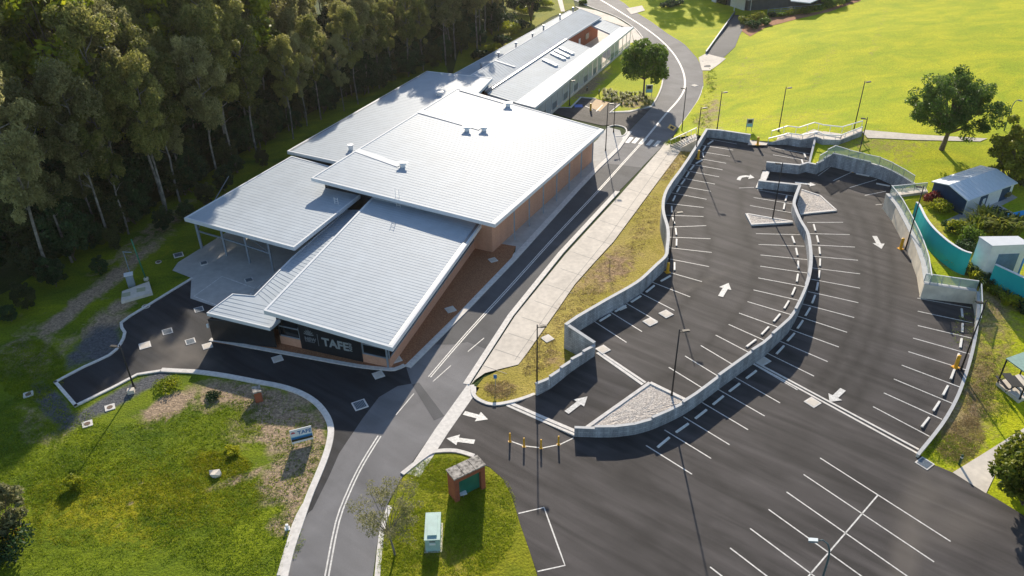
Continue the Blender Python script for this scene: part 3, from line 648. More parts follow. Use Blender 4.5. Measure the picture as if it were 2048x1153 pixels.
# grassy island by the entry
I_poly = smooth_line(pxs([(808, 952), (858, 914), (880, 908), (912, 908), (945, 916)]), 4) + pxs([(949, 926), (979, 936), (1005, 959), (1024, 995), (1041, 1052), (1060, 1106), (1074, 1150), (1090, 1260), (1100, 1400), (710, 1400), (748, 1150), (760, 1068), (777, 1010)])
sheet('grass_island', I_poly, 0.0, M_isl, .7, .045, blobs([(880, 1110, 90, 50, 20, .45), (850, 950, 50, 20, -30, .4), (790, 1080, 30, 50, 0, .3), (960, 1000, 40, 60, 0, .2)], [1, 1, 0, 1]))
# concrete apron, mulch bed
sheet('concrete_apron', pxs([(1246, 281), (1233, 296), (1190, 337), (1147, 381), (1030, 508), (1032, 494), (958, 482), (962, 455), (1010, 455), (1150, 320), (1195, 280), (1215, 255), (1240, 262)]), 0, M_conc2, 1.5, .08)
sheet('mulch_bed', pxs([(958, 478), (1032, 494), (1024, 516), (918, 626), (812, 730), (790, 739), (765, 738), (712, 732), (612, 714), (512, 697), (425, 680), (440, 660), (560, 660), (760, 690), (900, 540)]), 0, M_mulch, 1.2, .07)
# concrete slab under carport
sheet('concrete_slab', pxs([(383, 557), (345, 542), (356, 526), (470, 455), (520, 410), (760, 410), (700, 480), (520, 640), (440, 618), (381, 598)]), 0, M_conc2, 1.5, .05, None)
mb = MB()
for s in ([(388, 594), (444, 554), (513, 579)], [(388, 594), (437, 613)], [(513, 579), (470, 625)], [(500, 590), (640, 470)]):
    paint_line(mb, pxs(s), .14, 0, .06)
o = mb.build('slab_markings', M_paint); o['kind'] = 'structure'

# ------------------------------------------------------------------ kerbs (all part of the roads)
kb = MB()
def kerb(pts, w, zf=0.0, h=.13, side=1, sub=3, mb=None, closed=False):
    L = xy(smooth_line(pxs(pts, zf), sub)) if sub > 1 else xy(pxs(pts, zf))
    zz = [(zf(p[0], p[1]) if callable(zf) else zf) for p in L]
    band(mb or kb, L, [z + h for z in zz], [z - .15 for z in zz], 0, side * w)
kerb(KS, .55, side=-1 if False else 1)
kerb(KW[:7] + [(107, 766)], .3, side=1, sub=2); kerb([(107, 766), (150, 816)], .3, sub=1, side=1); kerb([(150, 816), (233, 775), (276, 752), (322, 745)], .3, sub=1, side=1)
kerb(KB[:7], .45, side=1, h=.12, sub=2); kerb(KB[6:13], .55, side=-1, h=.12, sub=1)
kerb(KB[6:13], .35, side=1, h=.06, sub=1)
kerb([(1303, 216), (1285, 219), (1258, 224), (1225, 226)], .3, side=-1)
kerb(RR[14:18], .45, side=-1, h=.05, sub=1); kerb(RR[14:18], .18, side=1, h=.12, sub=1)
kerb([(935, 770), (870, 860), (812, 948)], 1.25, side=1, h=.05, sub=1)
kerb([(941, 772), (943, 790), (955, 803), (985, 813), (1030, 806), (1072, 792)], .35, side=1, h=.13)
kerb([(808, 952), (858, 913), (880, 907), (912, 907), (946, 917)], .40, side=1, h=.13)
kerb(RL[:1] + RL[1:], .25, side=1, h=.12)
kerb([(1357, 257), (1377, 230), (1397, 200), (1407, 173)], .12, side=1, h=.03)
kerb([(562, 1152), (592, 1051), (612, 1010)], .3, side=1, h=.06)
kerb([(746, 1190), (758, 1068), (775, 1012)], .4, side=-1, h=.06)
kerb([(1012, 813), (1080, 843), (1148, 872)], .26, zA, .055, sub=1); kerb([(1016, 808), (1084, 838), (1152, 867)], .34, zA, .055, sub=1, side=1)
kerb([(1192, 707), (1283, 771)], .30, zA, .03, sub=1, side=1); kerb([(1197, 705), (1289, 767)], .25, zA, .03, sub=1, side=1)
kerb([(1505, 729), (1832, 908)], .20, 0.0, .05, sub=1); kerb([(1511, 727), (1836, 901)], .20, 0.0, .05, sub=1, side=1)
kerb([(1478, 377), (1508.6, 376)], .1, zA, .02, sub=1)
kerb([(1511, 376), (1526, 342)], .9, 1.45, .03, sub=1, side=-1)
o = kb.build('kerbs', M_kerb); o['kind'] = 'structure'
# gutter dark drains between the twin edge strips
# gravel islands
def island(label, pts, zt, grp=None, zf=0.0, kerbside=1, kw=.28):
    L = [(P(a, b, z).x, P(a, b, z).y, z) for a, b, z in pts]
    t = thing('gravel_island', label, 'gravel island', (L[0][0], L[0][1], 0), grp)
    me = MB(); n = len(L)
    c = tuple(sum(p[k] for p in L) / n for k in range(3))
    D = []
    for i in range(n):
        a, b = L[i], L[(i + 1) % n]
        for j in range(6): D.append(tuple(x + (y - x) * j / 6 for x, y in zip(a, b)))
    rings = [D]
    for s in (.75, .5, .25): rings.append([(c[0] + (p[0] - c[0]) * s, c[1] + (p[1] - c[1]) * s, c[2] + (p[2] - c[2]) * s + .05 * rnd.random()) for p in D])
    m = len(D)
    for r0, r1 in zip(rings[:-1], rings[1:]):
        for i in range(m): me.face([r0[i], r0[(i + 1) % m], r1[(i + 1) % m], r1[i]])
    me.face(rings[-1])
    me.build('gravel', M_gravel, t)
    return t, L
t, L = island('large triangular bed of pale gravel with white kerb beside the ramp arrow', [(1172, 858, .75), (1300, 767, 1.28), (1372, 802, 1.30), (1340, 822, 1.18), (1290, 843, 1.05), (1242, 853, .95), (1205, 858, .85)], 0)
mb = MB(); band(mb, [L[0][:2], L[1][:2]], [L[0][2] + .08, L[1][2] + .08], [-.1, .8], -.12, .2); band(mb, [L[1][:2], L[2][:2]], [L[1][2] + .085, L[2][2] + .085], [.8, .8], -.12, .2); mb.build('kerb_edge', M_kerb, t)
t, L = island('curved triangle of pale gravel on the east side of the wavy wall', [(1603, 380, 1.1), (1640, 392, 1.0), (1672, 421, 1.0), (1620, 426, 1.0), (1600, 428, 1.05), (1594, 410, 1.1)], 0)
mb = MB(); band(mb, [p[:2] for p in L[:3]], [p[2] + .07 for p in L[:3]], .5, -.1, .12); band(mb, [L[2][:2], L[3][:2], L[4][:2]], [1.07] * 3, .5, -.12, .2); mb.build('kerb_edge', M_kerb, t)
t, L = island('narrow gravel wedge with pale kerb around the lamp post base in the upper car park', [(1494, 428, 1.4), (1520, 433, 1.38), (1585, 444, 1.36), (1503, 449, 1.36)], 0)
mb = MB(); band(mb, [L[2][:2], L[3][:2], L[0][:2]], [1.43, 1.43, 1.46], .9, -.12, .22); band(mb, [L[0][:2], L[1][:2], L[2][:2]], 1.45, .9, -.1, .12); mb.build('kerb_edge', M_kerb, t)

# ------------------------------------------------------------------ retaining walls
def rwall(name, label, pts, zbot, th=.24, side=1, material=None, step=None, cope=True, cat='retaining wall'):
    """pts world (x,y,ztop); stepped courses when step is given"""
    t = thing(name, label, cat, (pts[0][0], pts[0][1], 0)); mb = MB(); cb = MB()
    material = material or M_block
    if step:
        q = resample(pts, step)
        for a, b in zip(q[:-1], q[1:]):
            zt = round(((a[2] + b[2]) / 2) / .19) * .19 + .02
            band(mb, [a[:2], b[:2]], zt, zbot, 0, side * th)
            band(cb, [a[:2], b[:2]], zt + .07, zt + .002, -side * .03, side * (th + .03))
    else:
        L = xy(pts); zt = [p[2] for p in pts]
        band(mb, L, [z - .06 for z in zt], zbot, 0, side * th)
        band(cb, L, zt, [z - .062 for z in zt], -side * .03, side * (th + .03))
    mb.build('wall_body', material, t)
    if cope: cb.build('coping', M_cope, t)
    return t
rwall('retaining_wall', 'long curved grey block wall with stepped top between the upper and lower car parks', w2[:43], -.1, .22, 1, step=1.75)
rwall('retaining_wall', 'wavy smooth-topped block wall between the upper and middle car parks', [p for p in w2[42:]], .2, .3, 1)
rwall('retaining_wall', 'grey block wall on the west side of the upper car park beside the dry grass', w1, -.1, .3, -1)
rwall('retaining_wall', 'tall grey block wall end facing the lamp post on the dry grass', [(Acorner[0][0], Acorner[0][1], 3.0), (Acorner[1][0], Acorner[1][1], 2.55)], -.1, .3, 1)
rwall('retaining_wall', 'short stepped block wall beside the entry ramp arrow', [(p[0], p[1], p[2]) for p in ramptop], -.1, .24, 1, step=1.5)
rwall('retaining_wall', 'grey block wall across the north end of the upper car park', w4, .5, .3, 1)
rwall('retaining_wall', 'low grey block wall between two bays and the cross ramp below the stairs', w6[:4], .2, .3, 1)
rwall('retaining_wall', 'tall curved block wall with stepped glass fence at the north end of the middle car park', w6[3:], .2, .3, 1, step=1.8)
rwall('retaining_wall', 'short grey block wall at the top end of the wavy wall', w5, .2, .3, 1)
rwall('retaining_wall', 'curved pale concrete wall with glass rail on the east side of the middle car park', w3, .2, .55, 1, M_cwall)
rwall('retaining_wall', 'short pale concrete wall facing the corner bays under a mesh fence', w3b, .0, .5, 1, M_cwall)
rwall('retaining_wall', 'long low curved concrete wall along the outer bays beside the eastern grass', w3c, -.1, .22, 1, M_cwall)
rwall('retaining_wall', 'thin sloping white-topped wall between the stairs and the corner bays', w7, .8, .22, 1)

def balustrade(label, pts, h=1.05, name='glass_balustrade', post=2.0, step=False, material=None):
    t = thing(name, label, 'balustrade', (pts[0][0], pts[0][1], pts[0][2]))
    q = resample(pts, post); gb = MB(); rb = MB(); i = 0
    for a, b in zip(q[:-1], q[1:]):
        za, zb = a[2], b[2]
        if step: za = zb = max(za, zb)
        band(gb, [a[:2], b[:2]], [za + h - .05, zb + h - .05], [min(za, a[2]) + .06, min(zb, b[2]) + .06], -.012, .012)
        rb.bar((a[0], a[1], za + h), (b[0], b[1], zb + h), .09, .06)
    gb.build('glass_panel', material or M_glass, t); rb.build('top_rail', M_white, t)
    for a in q:
        pb = MB(); pb.bar((a[0], a[1], a[2] - .02), (a[0], a[1], a[2] + h - .03), .05); pb.build('post', M_steel, t)
    return t
balustrade('stepped glass fence along the top of the curved block wall', [(p[0], p[1], p[2]) for p in w6[3:]], 1.1, step=True)
w3o = offs(xy(w3), .45)
balustrade('curved glass fence along the pale concrete wall on the east side', [(p[0], p[1], q[2]) for p, q in zip(w3o, w3)], 1.1)
w3bo = offs(xy(w3b), .4)
balustrade('straight mesh fence panel above the corner bays', [(p[0], p[1], q[2]) for p, q in zip(w3bo, w3b)], 1.0)
e0 = w3o[0]; e1 = P(1851, 381, 2.7)
balustrade('short glass fence closing the gap between the two curved walls', [(e0[0], e0[1], 3.0), (e1.x, e1.y, 2.75)], 1.0)
balustrade('low glass fence turning the corner south of the mesh panel', [(w3c[0][0] + .2, w3c[0][1], 2.5), (w3c[4][0] + .25, w3c[4][1], w3c[4][2]), (w3c[7][0] + .25, w3c[7][1], w3c[7][2])], .9)
t = thing('concrete_ledge', 'pale concrete slab under the glass fence beside the navy shed', 'ledge', tuple(P(1780, 392, 2.4)))
mb = MB(); mb.prism([tuple(P(a, b, 2.72)[:2]) for a, b in ((1786, 392), (1856, 384), (1851, 374), (1781, 379))], 1.6, 2.72); mb.build('slab', M_conc, t)

# ------------------------------------------------------------------ painted markings
def lines(name, segs, zf, w=.11, lift=.016, material=None):
    mb = MB()
    for s in segs: paint_line(mb, [tuple(p)[:2] for p in (U(a, b, zf) for a, b in s)], w, zf, lift)
    o = mb.build(name, material or M_paint); o['kind'] = 'structure'; return o
lines('bay_markings_upper', A_left + A_right + A_right2 + A_top, zA)
lines('bay_markings_middle', B_left + B_ne + B_se, zB, lift=.022)
lines('bay_markings_lower', C_top + Cgrid, 0, lift=.04)
lines('loading_bay_marking', [[(1037, 1028), (1088, 1016), (1130, 1132), (1075, 1144)]], 0, .11, .04)
lines('entry_edge_marking', [[(1020, 883), (1048, 893), (1085, 897), (1120, 890), (1147, 877)]], 0, .11, .04)
lines('road_centre_line', [smooth_line([(1150, -25), (1200.6, 0), (1254, 33), (1290.6, 57), (1324, 83), (1350.6, 113), (1367, 146.6), (1369, 176.6), (1357, 200), (1330.6, 230), (1287, 283)], 4)], 0, .32, .034)
cl = [(1280, 290), (1240, 334), (1197, 382), (1110.6, 474), (1024, 570), (935, 667), (859, 755)]
def twin(name, pts, gap=.22, w=.11):
    L = xy(smooth_line(pxs(pts), 3)); mb = MB()
    for s in (gap / 2, -gap / 2): paint_line(mb, offs(L, s), w, 0, .036)
    o = mb.build(name, M_paint); o['kind'] = 'structure'
twin('road_double_line', cl); twin('road_double_line', [(759, 873), (725, 928), (699, 981), (675, 1045), (654, 1152), (642, 1220)], .26, .12)
lines('road_lane_dash', [[(968, 677), (936, 704)], [(902, 732), (866, 764)], [(828, 788), (792, 831)]], 0, .09, .036)
mb = MB()
for cx, cy in ((1258.6, 281), (1271.5, 281.8), (1285, 284), (1300, 286), (1314, 288)):
    paint_line(mb, pxs([(cx - 5, cy + 5.5), (cx + 5, cy - 5.5)]), .62, 0, .04)
o = mb.build('pedestrian_crossing', M_paint); o['kind'] = 'structure'
def arrow(name, tail, tip, zf, w=.28, hw=.85, hl=.42, lift=.045):
    a = U(*tail, zf); b = U(*tip, zf); z = zf if callable(zf) else (lambda x, y: zf)
    d = Vector((b.x - a.x, b.y - a.y)); L = d.length; d.normalize(); n = Vector((-d.y, d.x)); mb = MB()
    def pt(s, o): q = Vector((a.x, a.y)) + d * s + n * o; return (q.x, q.y, z(q.x, q.y) + lift)
    k = L * (1 - hl)
    mb.face([pt(0, -w), pt(k / 2, -w), pt(k / 2, w), pt(0, w)]); mb.face([pt(k / 2, -w), pt(k, -w), pt(k, w), pt(k / 2, w)])
    mb.face([pt(k, -hw), pt(L, 0), pt(k, hw)])
    o = mb.build(name, M_paint); o['kind'] = 'structure'
arrow('road_arrow', (1441, 594), (1457, 567), zA, .27, .66); arrow('road_arrow', (1133, 826), (1175, 794), zA, .26, .66)
arrow('road_arrow', (928, 827), (976, 840), 0, .26, .66, lift=.05); arrow('road_arrow', (949, 885), (893, 878), 0, .26, .66, lift=.05)
arrow('road_arrow', (1749, 473), (1763, 499), zB, .27, .68); arrow('road_arrow', (1686, 780), (1659, 805), zB, .27, .68, .42, .05)
arrow('road_arrow', (1590, 366), (1632, 371), zB, .25, .7, .3)
lines('road_arrow', [smooth_line([(1477, 361), (1481, 355), (1492, 353), (1498, 354)], 4)], zA, .5, .02)
arrow('road_arrow', (1497, 354), (1509, 356), zA, .05, .75, .9, .021)

# yellow pedestrian symbol, kerb ramp bay at the far side of the building
mb = MB()
c = P(1344, 256)
mb.face([(c.x + x, c.y + y, .035) for x, y in ((0, -1.5), (.75, 0), (0, 1.5), (-.75, 0))])
o = mb.build('road_diamond_marking', M_ypaint); o['kind'] = 'structure'
mb = MB(); mb.face([(c.x + x, c.y + y, .042) for x, y in ((0, -.8), (.38, 0), (0, .8), (-.38, 0))]); o = mb.build('road_diamond_marking', M_dark); o['kind'] = 'structure'

# wheel stops
WS = {}
def wheel_stops(segs, zf, f, where, group, skip=(), rev=False):
    n = 0
    S = [(U(*a, zf), U(*b, zf)) for a, b in segs]
    if rev: S = [(b, a) for a, b in S]
    for i in range(len(S) - 1):
        if i in skip: continue
        a = S[i][0].lerp(S[i][1], f); b = S[i + 1][0].lerp(S[i + 1][1], f); c = (a + b) / 2; d = (b - a)
        n += 1; z = zf(c.x, c.y) if callable(zf) else zf
        ln = 1.65
        t = thing('wheel_stop', '%s white wheel stop %s' % (ordw(n), where), 'wheel stop', (c.x, c.y, z + .03), group)
        mb = MB(); ang = math.atan2(d.y, d.x); ca, sa = math.cos(ang), math.sin(ang)
        prof = [(-.11, 0), (.11, 0), (.085, .10), (-.085, .10)]
        for s0_, s1_ in ((-ln / 2, ln / 2),):
            q = [[(c.x + s * ca - y * sa, c.y + s * sa + y * ca, z + .03 + h) for y, h in prof] for s in (s0_, s1_)]
            for k in range(4): mb.face([q[0][k], q[0][(k + 1) % 4], q[1][(k + 1) % 4], q[1][k]][::-1])
            mb.face(q[0]); mb.face(q[1][::-1])
        mb.build('concrete_bar', M_stop, t)
wheel_stops(A_left, zA, .20, 'from the north along the western wall of the upper car park', 'wheel stops along the western wall', skip=(13,))
wheel_stops(A_right2, zA, .80, 'from the north on the upper side of the wavy wall', 'wheel stops on the upper side of the wavy wall', skip=(9, 10, 11))
wheel_stops(A_right, zA, .80, 'from the north beside the small gravel wedge', 'wheel stops by the gravel wedge')
wheel_stops(B_left, zB, .16, 'from the north on the lower side of the wavy wall', 'wheel stops on the lower side of the wavy wall')
wheel_stops(C_top, 0, .18, 'counting down the foot of the stepped block wall', 'wheel stops at the foot of the stepped wall')
wheel_stops(B_se, zB, .82, 'from the corner wall along the outer eastern bays', 'wheel stops in the outer eastern bays')
for (a, b), w in (((1686, 333), 'below the glass fence, nearest the corner of the block wall'), ((1725, 351), 'below the glass fence, east of the lamp post'), ((1766, 371), 'below the glass fence, nearest the concrete wall')):
    p = U(a, b, zB); t = thing('wheel_stop', 'white wheel stop ' + w, 'wheel stop', tuple(p), 'wheel stops below the glass fence'); mb = MB(); mb.bar((p.x - .75, p.y + .45, p.z + .07), (p.x + .75, p.y - .45, p.z + .07), .2, .12); mb.build('concrete_bar', M_stop, t)
for a, b, w in ((1609, 312, 'nearer the stairs'), (1604, 325, 'nearer the cross ramp')):
    p = U(a, b, zA); t = thing('wheel_stop', 'white wheel stop in the two corner bays below the stairs, ' + w, 'wheel stop', tuple(p), 'wheel stops in the corner bays'); mb = MB(); mb.bar((p.x - .1, p.y - .75, p.z + .07), (p.x + .15, p.y + .75, p.z + .07), .2, .12); mb.build('concrete_bar', M_stop, t)

# pit lids and grates
def pit(label, px, py, zf=0.0, s=1.0, kind='concrete', lift=.03):
    s *= .8; p = U(px, py, zf); t = thing('pit_cover', label, 'pit cover', tuple(p))
    mb = MB(); z = p.z + lift
    if kind == 'round':
        n = 20; mb.prism([(p.x + s * .55 * math.cos(k * 2 * math.pi / n), p.y + s * .55 * math.sin(k * 2 * math.pi / n)) for k in range(n)], z - .05, z + .03); mb.build('surround', M_conc, t)
        mb = MB(); mb.prism([(p.x + s * .4 * math.cos(k * 2 * math.pi / n), p.y + s * .4 * math.sin(k * 2 * math.pi / n)) for k in range(n)], z + .03, z + .045); mb.build('lid', mat('rusty_lid', (.16, .11, .08), .7, .3), t)
        return
    rz = R(35) if px > 1000 else R(28)
    mb.box((p.x, p.y, z - .06), (s * 1.25, s * 1.25, .10), rz); mb.build('surround', M_kerb, t)
    mb = MB()
    if kind == 'lid': mb.prism([(p.x + s * .38 * math.cos(k * .4488), p.y + s * .38 * math.sin(k * .4488)) for k in range(14)], z + .04, z + .055); mb.build('lid', mat('rusty_lid', (.16, .11, .08), .7, .3), t)
    elif kind == 'grate':
        mb.box((p.x, p.y, z + .035), (s * 1.0, s * 1.0, .01), rz); mb.build('lid', mat('pit_shade', (.03, .035, .04), .7), t); mb = MB()  # dark plate below the bars painted as the shade inside the pit
        ca, sa = math.cos(rz), math.sin(rz)
        for k in range(8):
            o_ = (-.45 + k * .13) * s; a = (p.x + o_ * ca + .5 * s * sa, p.y + o_ * sa - .5 * s * ca, z + .055); b = (p.x + o_ * ca - .5 * s * sa, p.y + o_ * sa + .5 * s * ca, z + .055); mb.bar(a, b, .045, .03)
        mb.build('grate', M_steel, t)
    else: mb.box((p.x, p.y, z + .035), (s * .95, s * .95, .015), rz); mb.build('lid', M_conc, t)
pit('white square pit cover in the upper car park, nearer the lamp post', 1332, 629, zA, 1.1)
pit('white square pit cover in the upper car park, nearer the bay lines', 1300, 645, zA, 1.1)
pit('shaded square pit cover between wheel stops by the western wall', 1241, 615, zA, .95)
pit('white square pit cover by the end of the ramp wall', 1206, 700, zA, 1.05)
pit('pale square pit cover on the dry grass by the lamp post', 1095, 678, .05, 1.0)
pit('square pit cover beside the twin drain strips in the lower car park', 1625, 806, 0, 1.1)
pit('grey square pit cover at the upper end of the twin drain strips', 1523, 722, 0, 1.3, lift=.035)
pit('pale square pit cover at the corner of the lower car park by the grass', 1849, 928, 0, 1.1, 'grate')
pit('pale square pit cover on the driveway below the mulch corner', 757, 751, 0, 1.0)
pit('square steel grate where the driveway meets the road', 720, 811, 0, 1.25, 'grate')
pit('buff square pit cover on the driveway below the black wall', 555, 719, 0, 1.0)
pit('buff square pit cover at the corner of the black walled box', 415, 693, 0, .95)
pit('pale square pit cover near the inner curve of the driveway kerb', 290, 692, 0, 1.1)
pit('steel grate in the middle of the driveway', 335, 664, 0, 1.0, 'grate')
pit('steel grate beside the buff cover on the driveway', 381, 684, 0, .95, 'grate')
pit('steel grate on the driveway below the concrete slab', 398, 620, 0, .95, 'grate')
pit('steel grate in the grass beside the concrete slab', 357, 511, 0, 1.1, 'grate')
pit('dark grate on the slab nearer the grass', 408, 527, .05, .85, 'grate')
pit('dark grate on the slab below the carport posts', 498, 561, .05, .9, 'grate')
pit('small round lid in the grass beside the dirt track', 317, 525, 0, .8, 'round')
pit('round rusty lid on the driveway edge', 292, 614, 0, 1.0, 'round')
pit('white square pit with round lid, leftmost on the verge', 57, 790, 0, .85, 'lid')
pit('white square pit with round lid on the gravel nearest the kerb', 220, 816, 0, .85, 'lid')
pit('white square pit with round lid, lowest on the verge', 175, 849, 0, .85, 'lid')
pit('square pit cover at the upper end of the mulch bed', 986, 521, .07, .9)
pit('square pit cover halfway down the mulch bed by the kerb', 901, 620, .07, 1.0)
pit('square pit cover at the point of the mulch bed', 788, 719, .07, 1.3)
pit('square pit cover on the outside of the road bend', 1389, 172, 0, 1.0)

# ------------------------------------------------------------------ stairs north of the upper car park
t = thing('concrete_stairs', 'long pale concrete stairway with landings climbing east along the lawn edge', 'stairs', tuple(P(1545, 284, 2.0)))
lo = [P(1535, 289, 1.75), P(1576, 279, 2.6), P(1602, 282, 2.7), P(1632, 276, 3.3), P(1646, 282, 3.3), P(1678, 283, 3.4), P(1722, 266, 3.9)]
hi = [P(1543, 276, 2.0), P(1574, 266, 2.85), P(1597, 269, 2.9), P(1628, 259, 3.5), P(1646, 264, 3.5), P(1683, 268, 3.6), P(1724, 256, 4.0)]
mb = MB()
for i in range(len(lo) - 1):
    a, b, c, d = lo[i], lo[i + 1], hi[i + 1], hi[i]
    rise = i in (0, 2, 5); n = 12 if rise else 1
    for k in range(n):
        s0_, s1_ = k / n, (k + 1) / n
        q = [a.lerp(b, s0_), a.lerp(b, s1_), d.lerp(c, s1_), d.lerp(c, s0_)]
        z = min(a.z, d.z) + (max(b.z, c.z) - min(a.z, d.z)) * s1_
        mb.prism([(v.x, v.y) for v in q], 1.0, z)
mb.build('flight', M_conc, t)
mb = MB(); band(mb, [(v.x, v.y) for v in lo], [v.z + .25 for v in lo], .6, -.0, -.2); mb.build('side_wall', M_block, t)
for nm, L, off in (('handrail', hi, .25), ('handrail', lo, -.1)):
    mb = MB()
    for a, b in zip(L[:-1], L[1:]): mb.bar((a.x, a.y + off, a.z + .95), (b.x, b.y + off, b.z + .95), .12)
    for a in resample([(v.x, v.y + off, v.z) for v in L], 1.6): mb.bar((a[0], a[1], a[2]), (a[0], a[1], a[2] + .95), .06)
    mb.build(nm, M_white, t)
t = thing('concrete_stairs', 'short pale stair with handrail rising from the footpath end beside the block wall', 'stairs', tuple(P(1350, 292, 0)))
mb = MB(); lo = [P(1361, 301, .1), P(1395, 284, 1.6)]; hi = [P(1340, 292, .1), P(1392, 268, 1.6)]
for k in range(10):
    q = [lo[0].lerp(lo[1], k / 10), lo[0].lerp(lo[1], (k + 1) / 10), hi[0].lerp(hi[1], (k + 1) / 10), hi[0].lerp(hi[1], k / 10)]
    mb.prism([(v.x, v.y) for v in q], -.1, .12 + 1.5 * (k + 1) / 10)
mb.build('flight', M_conc, t)
mb = MB(); band(mb, [(v.x, v.y) for v in lo], [.5, 2.1], -.1, 0, -.2); mb.build('side_wall', M_cwall, t)
mb = MB()
for L in (lo, hi):
    a, b = L; mb.bar((a.x, a.y, a.z + .95), (b.x, b.y, b.z + .95), .10)
    for k in range(6): c = a.lerp(b, k / 5); mb.bar(c, (c.x, c.y, c.z + .95), .06)
mb.build('handrail', M_white, t)
sheet('lawn_path', [tuple(U(a, b, zE)[:2]) for a, b in ((1724, 266), (1735, 277), (1830, 281), (1960, 284), (1975, 278), (1835, 270), (1730, 261))], zE, M_conc, 2, .06)
sheet('stair_landing', pxs([(1495, 291), (1533, 291), (1541, 276), (1503, 274)], 2.0), 2.0, M_conc, 2, .02)
sheet('garden_path', [tuple(U(a, b, zE)[:2]) for a, b in ((1905, 946), (1972, 988), (1990, 950), (2060, 890), (2150, 820), (2130, 780), (2048, 857))], zE, M_conc, 2, .04)
sheet('garden_paving', [tuple(U(a, b, zE)[:2]) for a, b in ((1890, 442), (1925, 446), (2000, 414), (2035, 396), (2020, 388), (1930, 424))], zE, M_conc2, 2, .05)
sheet('garden_paving', [tuple(U(a, b, zE)[:2]) for a, b in ((1985, 420), (2000, 412), (2060, 445), (2060, 462))], zE, M_conc2, 2, .055)

# ------------------------------------------------------------------ college building
def plane_of(c):
    A = np.array([[p.x, p.y, 1] for p in c]); z = np.array([p.z for p in c]); s, *_ = np.linalg.lstsq(A, z, rcond=None)
    return lambda x, y: float(s[0] * x + s[1] * y + s[2])
B0 = thing('college_building', 'large building of overlapping white ribbed metal roofs, brick walls and a black lettered front', 'building', tuple(P(700, 690, 0)))
def roof(parent, c, rib=.7, th=.40, fw=.22, capz=.06, gut=None, ribs=True, material=None, ribh=.016):
    """c = front-left, back-left, back-right, front-right (world Vectors); ribs run left to right"""
    fl, bl, br, fr = c; mb = MB()
    L = ((bl - fl).length + (br - fr).length) / 2; n = max(2, int(L / rib)); W = Vector
    def pt(s, r, dz): a = fl.lerp(bl, s); b = fr.lerp(br, s); q = a.lerp(b, r); return (q.x, q.y, q.z + dz)
    w = .05 / L; m0 = fw / L; r0 = fw / (fr - fl).length; r1 = 1 - r0
    prof = [(m0, 0)]
    for i in range(1, n):
        s = i / n
        prof += [(s - w, 0), (s - w * .45, ribh), (s + w * .45, ribh), (s + w, 0)] if ribs else []
    prof += [(1 - m0, 0)]
    for (s, h), (s2, h2) in zip(prof[:-1], prof[1:]): mb.face([pt(s, r0, h), pt(s, r1, h), pt(s2, r1, h2), pt(s2, r0, h2)])
    top = mb.build('roof_sheet', material or M_roof, parent)
    fb = MB(); C2 = [fl, fr, br, bl]
    ctr = sum(C2, Vector((0, 0, 0))) / 4
    def inn(p, q, d):  # inner corner approx
        return p
    P4 = [(fl, 0, 0), (fr, 1, 0), (br, 1, 1), (bl, 0, 1)]
    def ip(r, s): rr = r0 if r == 0 else r1; ss = m0 if s == 0 else 1 - m0; q = pt(ss, rr, 0); return Vector(q)
    for k in range(4):
        a, ra, sa = P4[k]; b, rb, sb = P4[(k + 1) % 4]; ia, ib = ip(ra, sa), ip(rb, sb)
        up_, dn = Vector((0, 0, capz)), Vector((0, 0, -th))
        fb.face([a + up_, b + up_, ib + up_, ia + up_]); fb.face([a + dn, b + dn, b + up_, a + up_]); fb.face([ib - Vector((0, 0, .01)), ia - Vector((0, 0, .01)), ia + up_, ib + up_])
    fb.face([p + Vector((0, 0, -th)) for p in (fl, bl, br, fr)])
    fb.build('fascia', M_fascia, parent)
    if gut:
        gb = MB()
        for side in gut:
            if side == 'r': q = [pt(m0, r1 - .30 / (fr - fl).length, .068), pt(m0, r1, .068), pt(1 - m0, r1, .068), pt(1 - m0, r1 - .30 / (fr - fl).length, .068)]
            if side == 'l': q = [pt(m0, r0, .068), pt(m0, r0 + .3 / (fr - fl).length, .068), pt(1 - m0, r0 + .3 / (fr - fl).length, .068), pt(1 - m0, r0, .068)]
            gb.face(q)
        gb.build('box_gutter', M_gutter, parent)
    return top
def walls(parent, poly, ztf, name, material, edges=None, z0=-.1, th=.2):
    """vertical walls on chosen edges of a polygon (counter-clockwise), top follows ztf"""
    mb = MB(); n = len(poly)
    for i in range(n):
        if edges is not None and i not in edges: continue
        a, b = poly[i], poly[(i + 1) % n]
        band(mb, [a, b], [ztf(*a), ztf(*b)], z0, 0, th)
    return mb.build(name, material, parent)
def insetq(c, d):
    """inset ccw quad by distances per edge"""
    n = len(c); out = []
    E_ = []
    for i in range(n):
        a = Vector(c[i][:2]); b = Vector(c[(i + 1) % n][:2]); t = (b - a).normalized(); nn = Vector((-t.y, t.x)); E_.append((a + nn * d[i], t))
    for i in range(n):
        (p, u), (q, v) = E_[i - 1], E_[i]
        den = u.x * v.y - u.y * v.x; s = ((q.x - p.x) * v.y - (q.y - p.y) * v.x) / den; r = p + u * s; out.append((r.x, r.y))
    return out
# roofs, corners front-left, back-left, back-right, front-right
R1 = [P(622, 357, 6.3), P(915, 177, 6.3), P(1208, 260, 4.9), P(990, 450, 4.8)]
R2 = [P(574, 303, 4.8), P(854, 143, 4.8), P(985, 157, 5.2), P(810, 400, 5.2)]
R3 = [P(368, 437, 4.6), P(583, 313, 4.6), P(760, 360, 4.3), P(588, 496, 4.3)]
R4 = [P(527, 622, 4.6), P(745, 395, 4.6), P(965, 447, 3.5), P(785, 697, 3.4)]
R2[3] = R2[0].lerp(P(800, 352, 5.2), 1.0)
roof(B0, R1, .6, gut='r'); roof(B0, R2, .6, gut='l'); roof(B0, R3, .6, gut=None); roof(B0, R4, .5, gut='r')
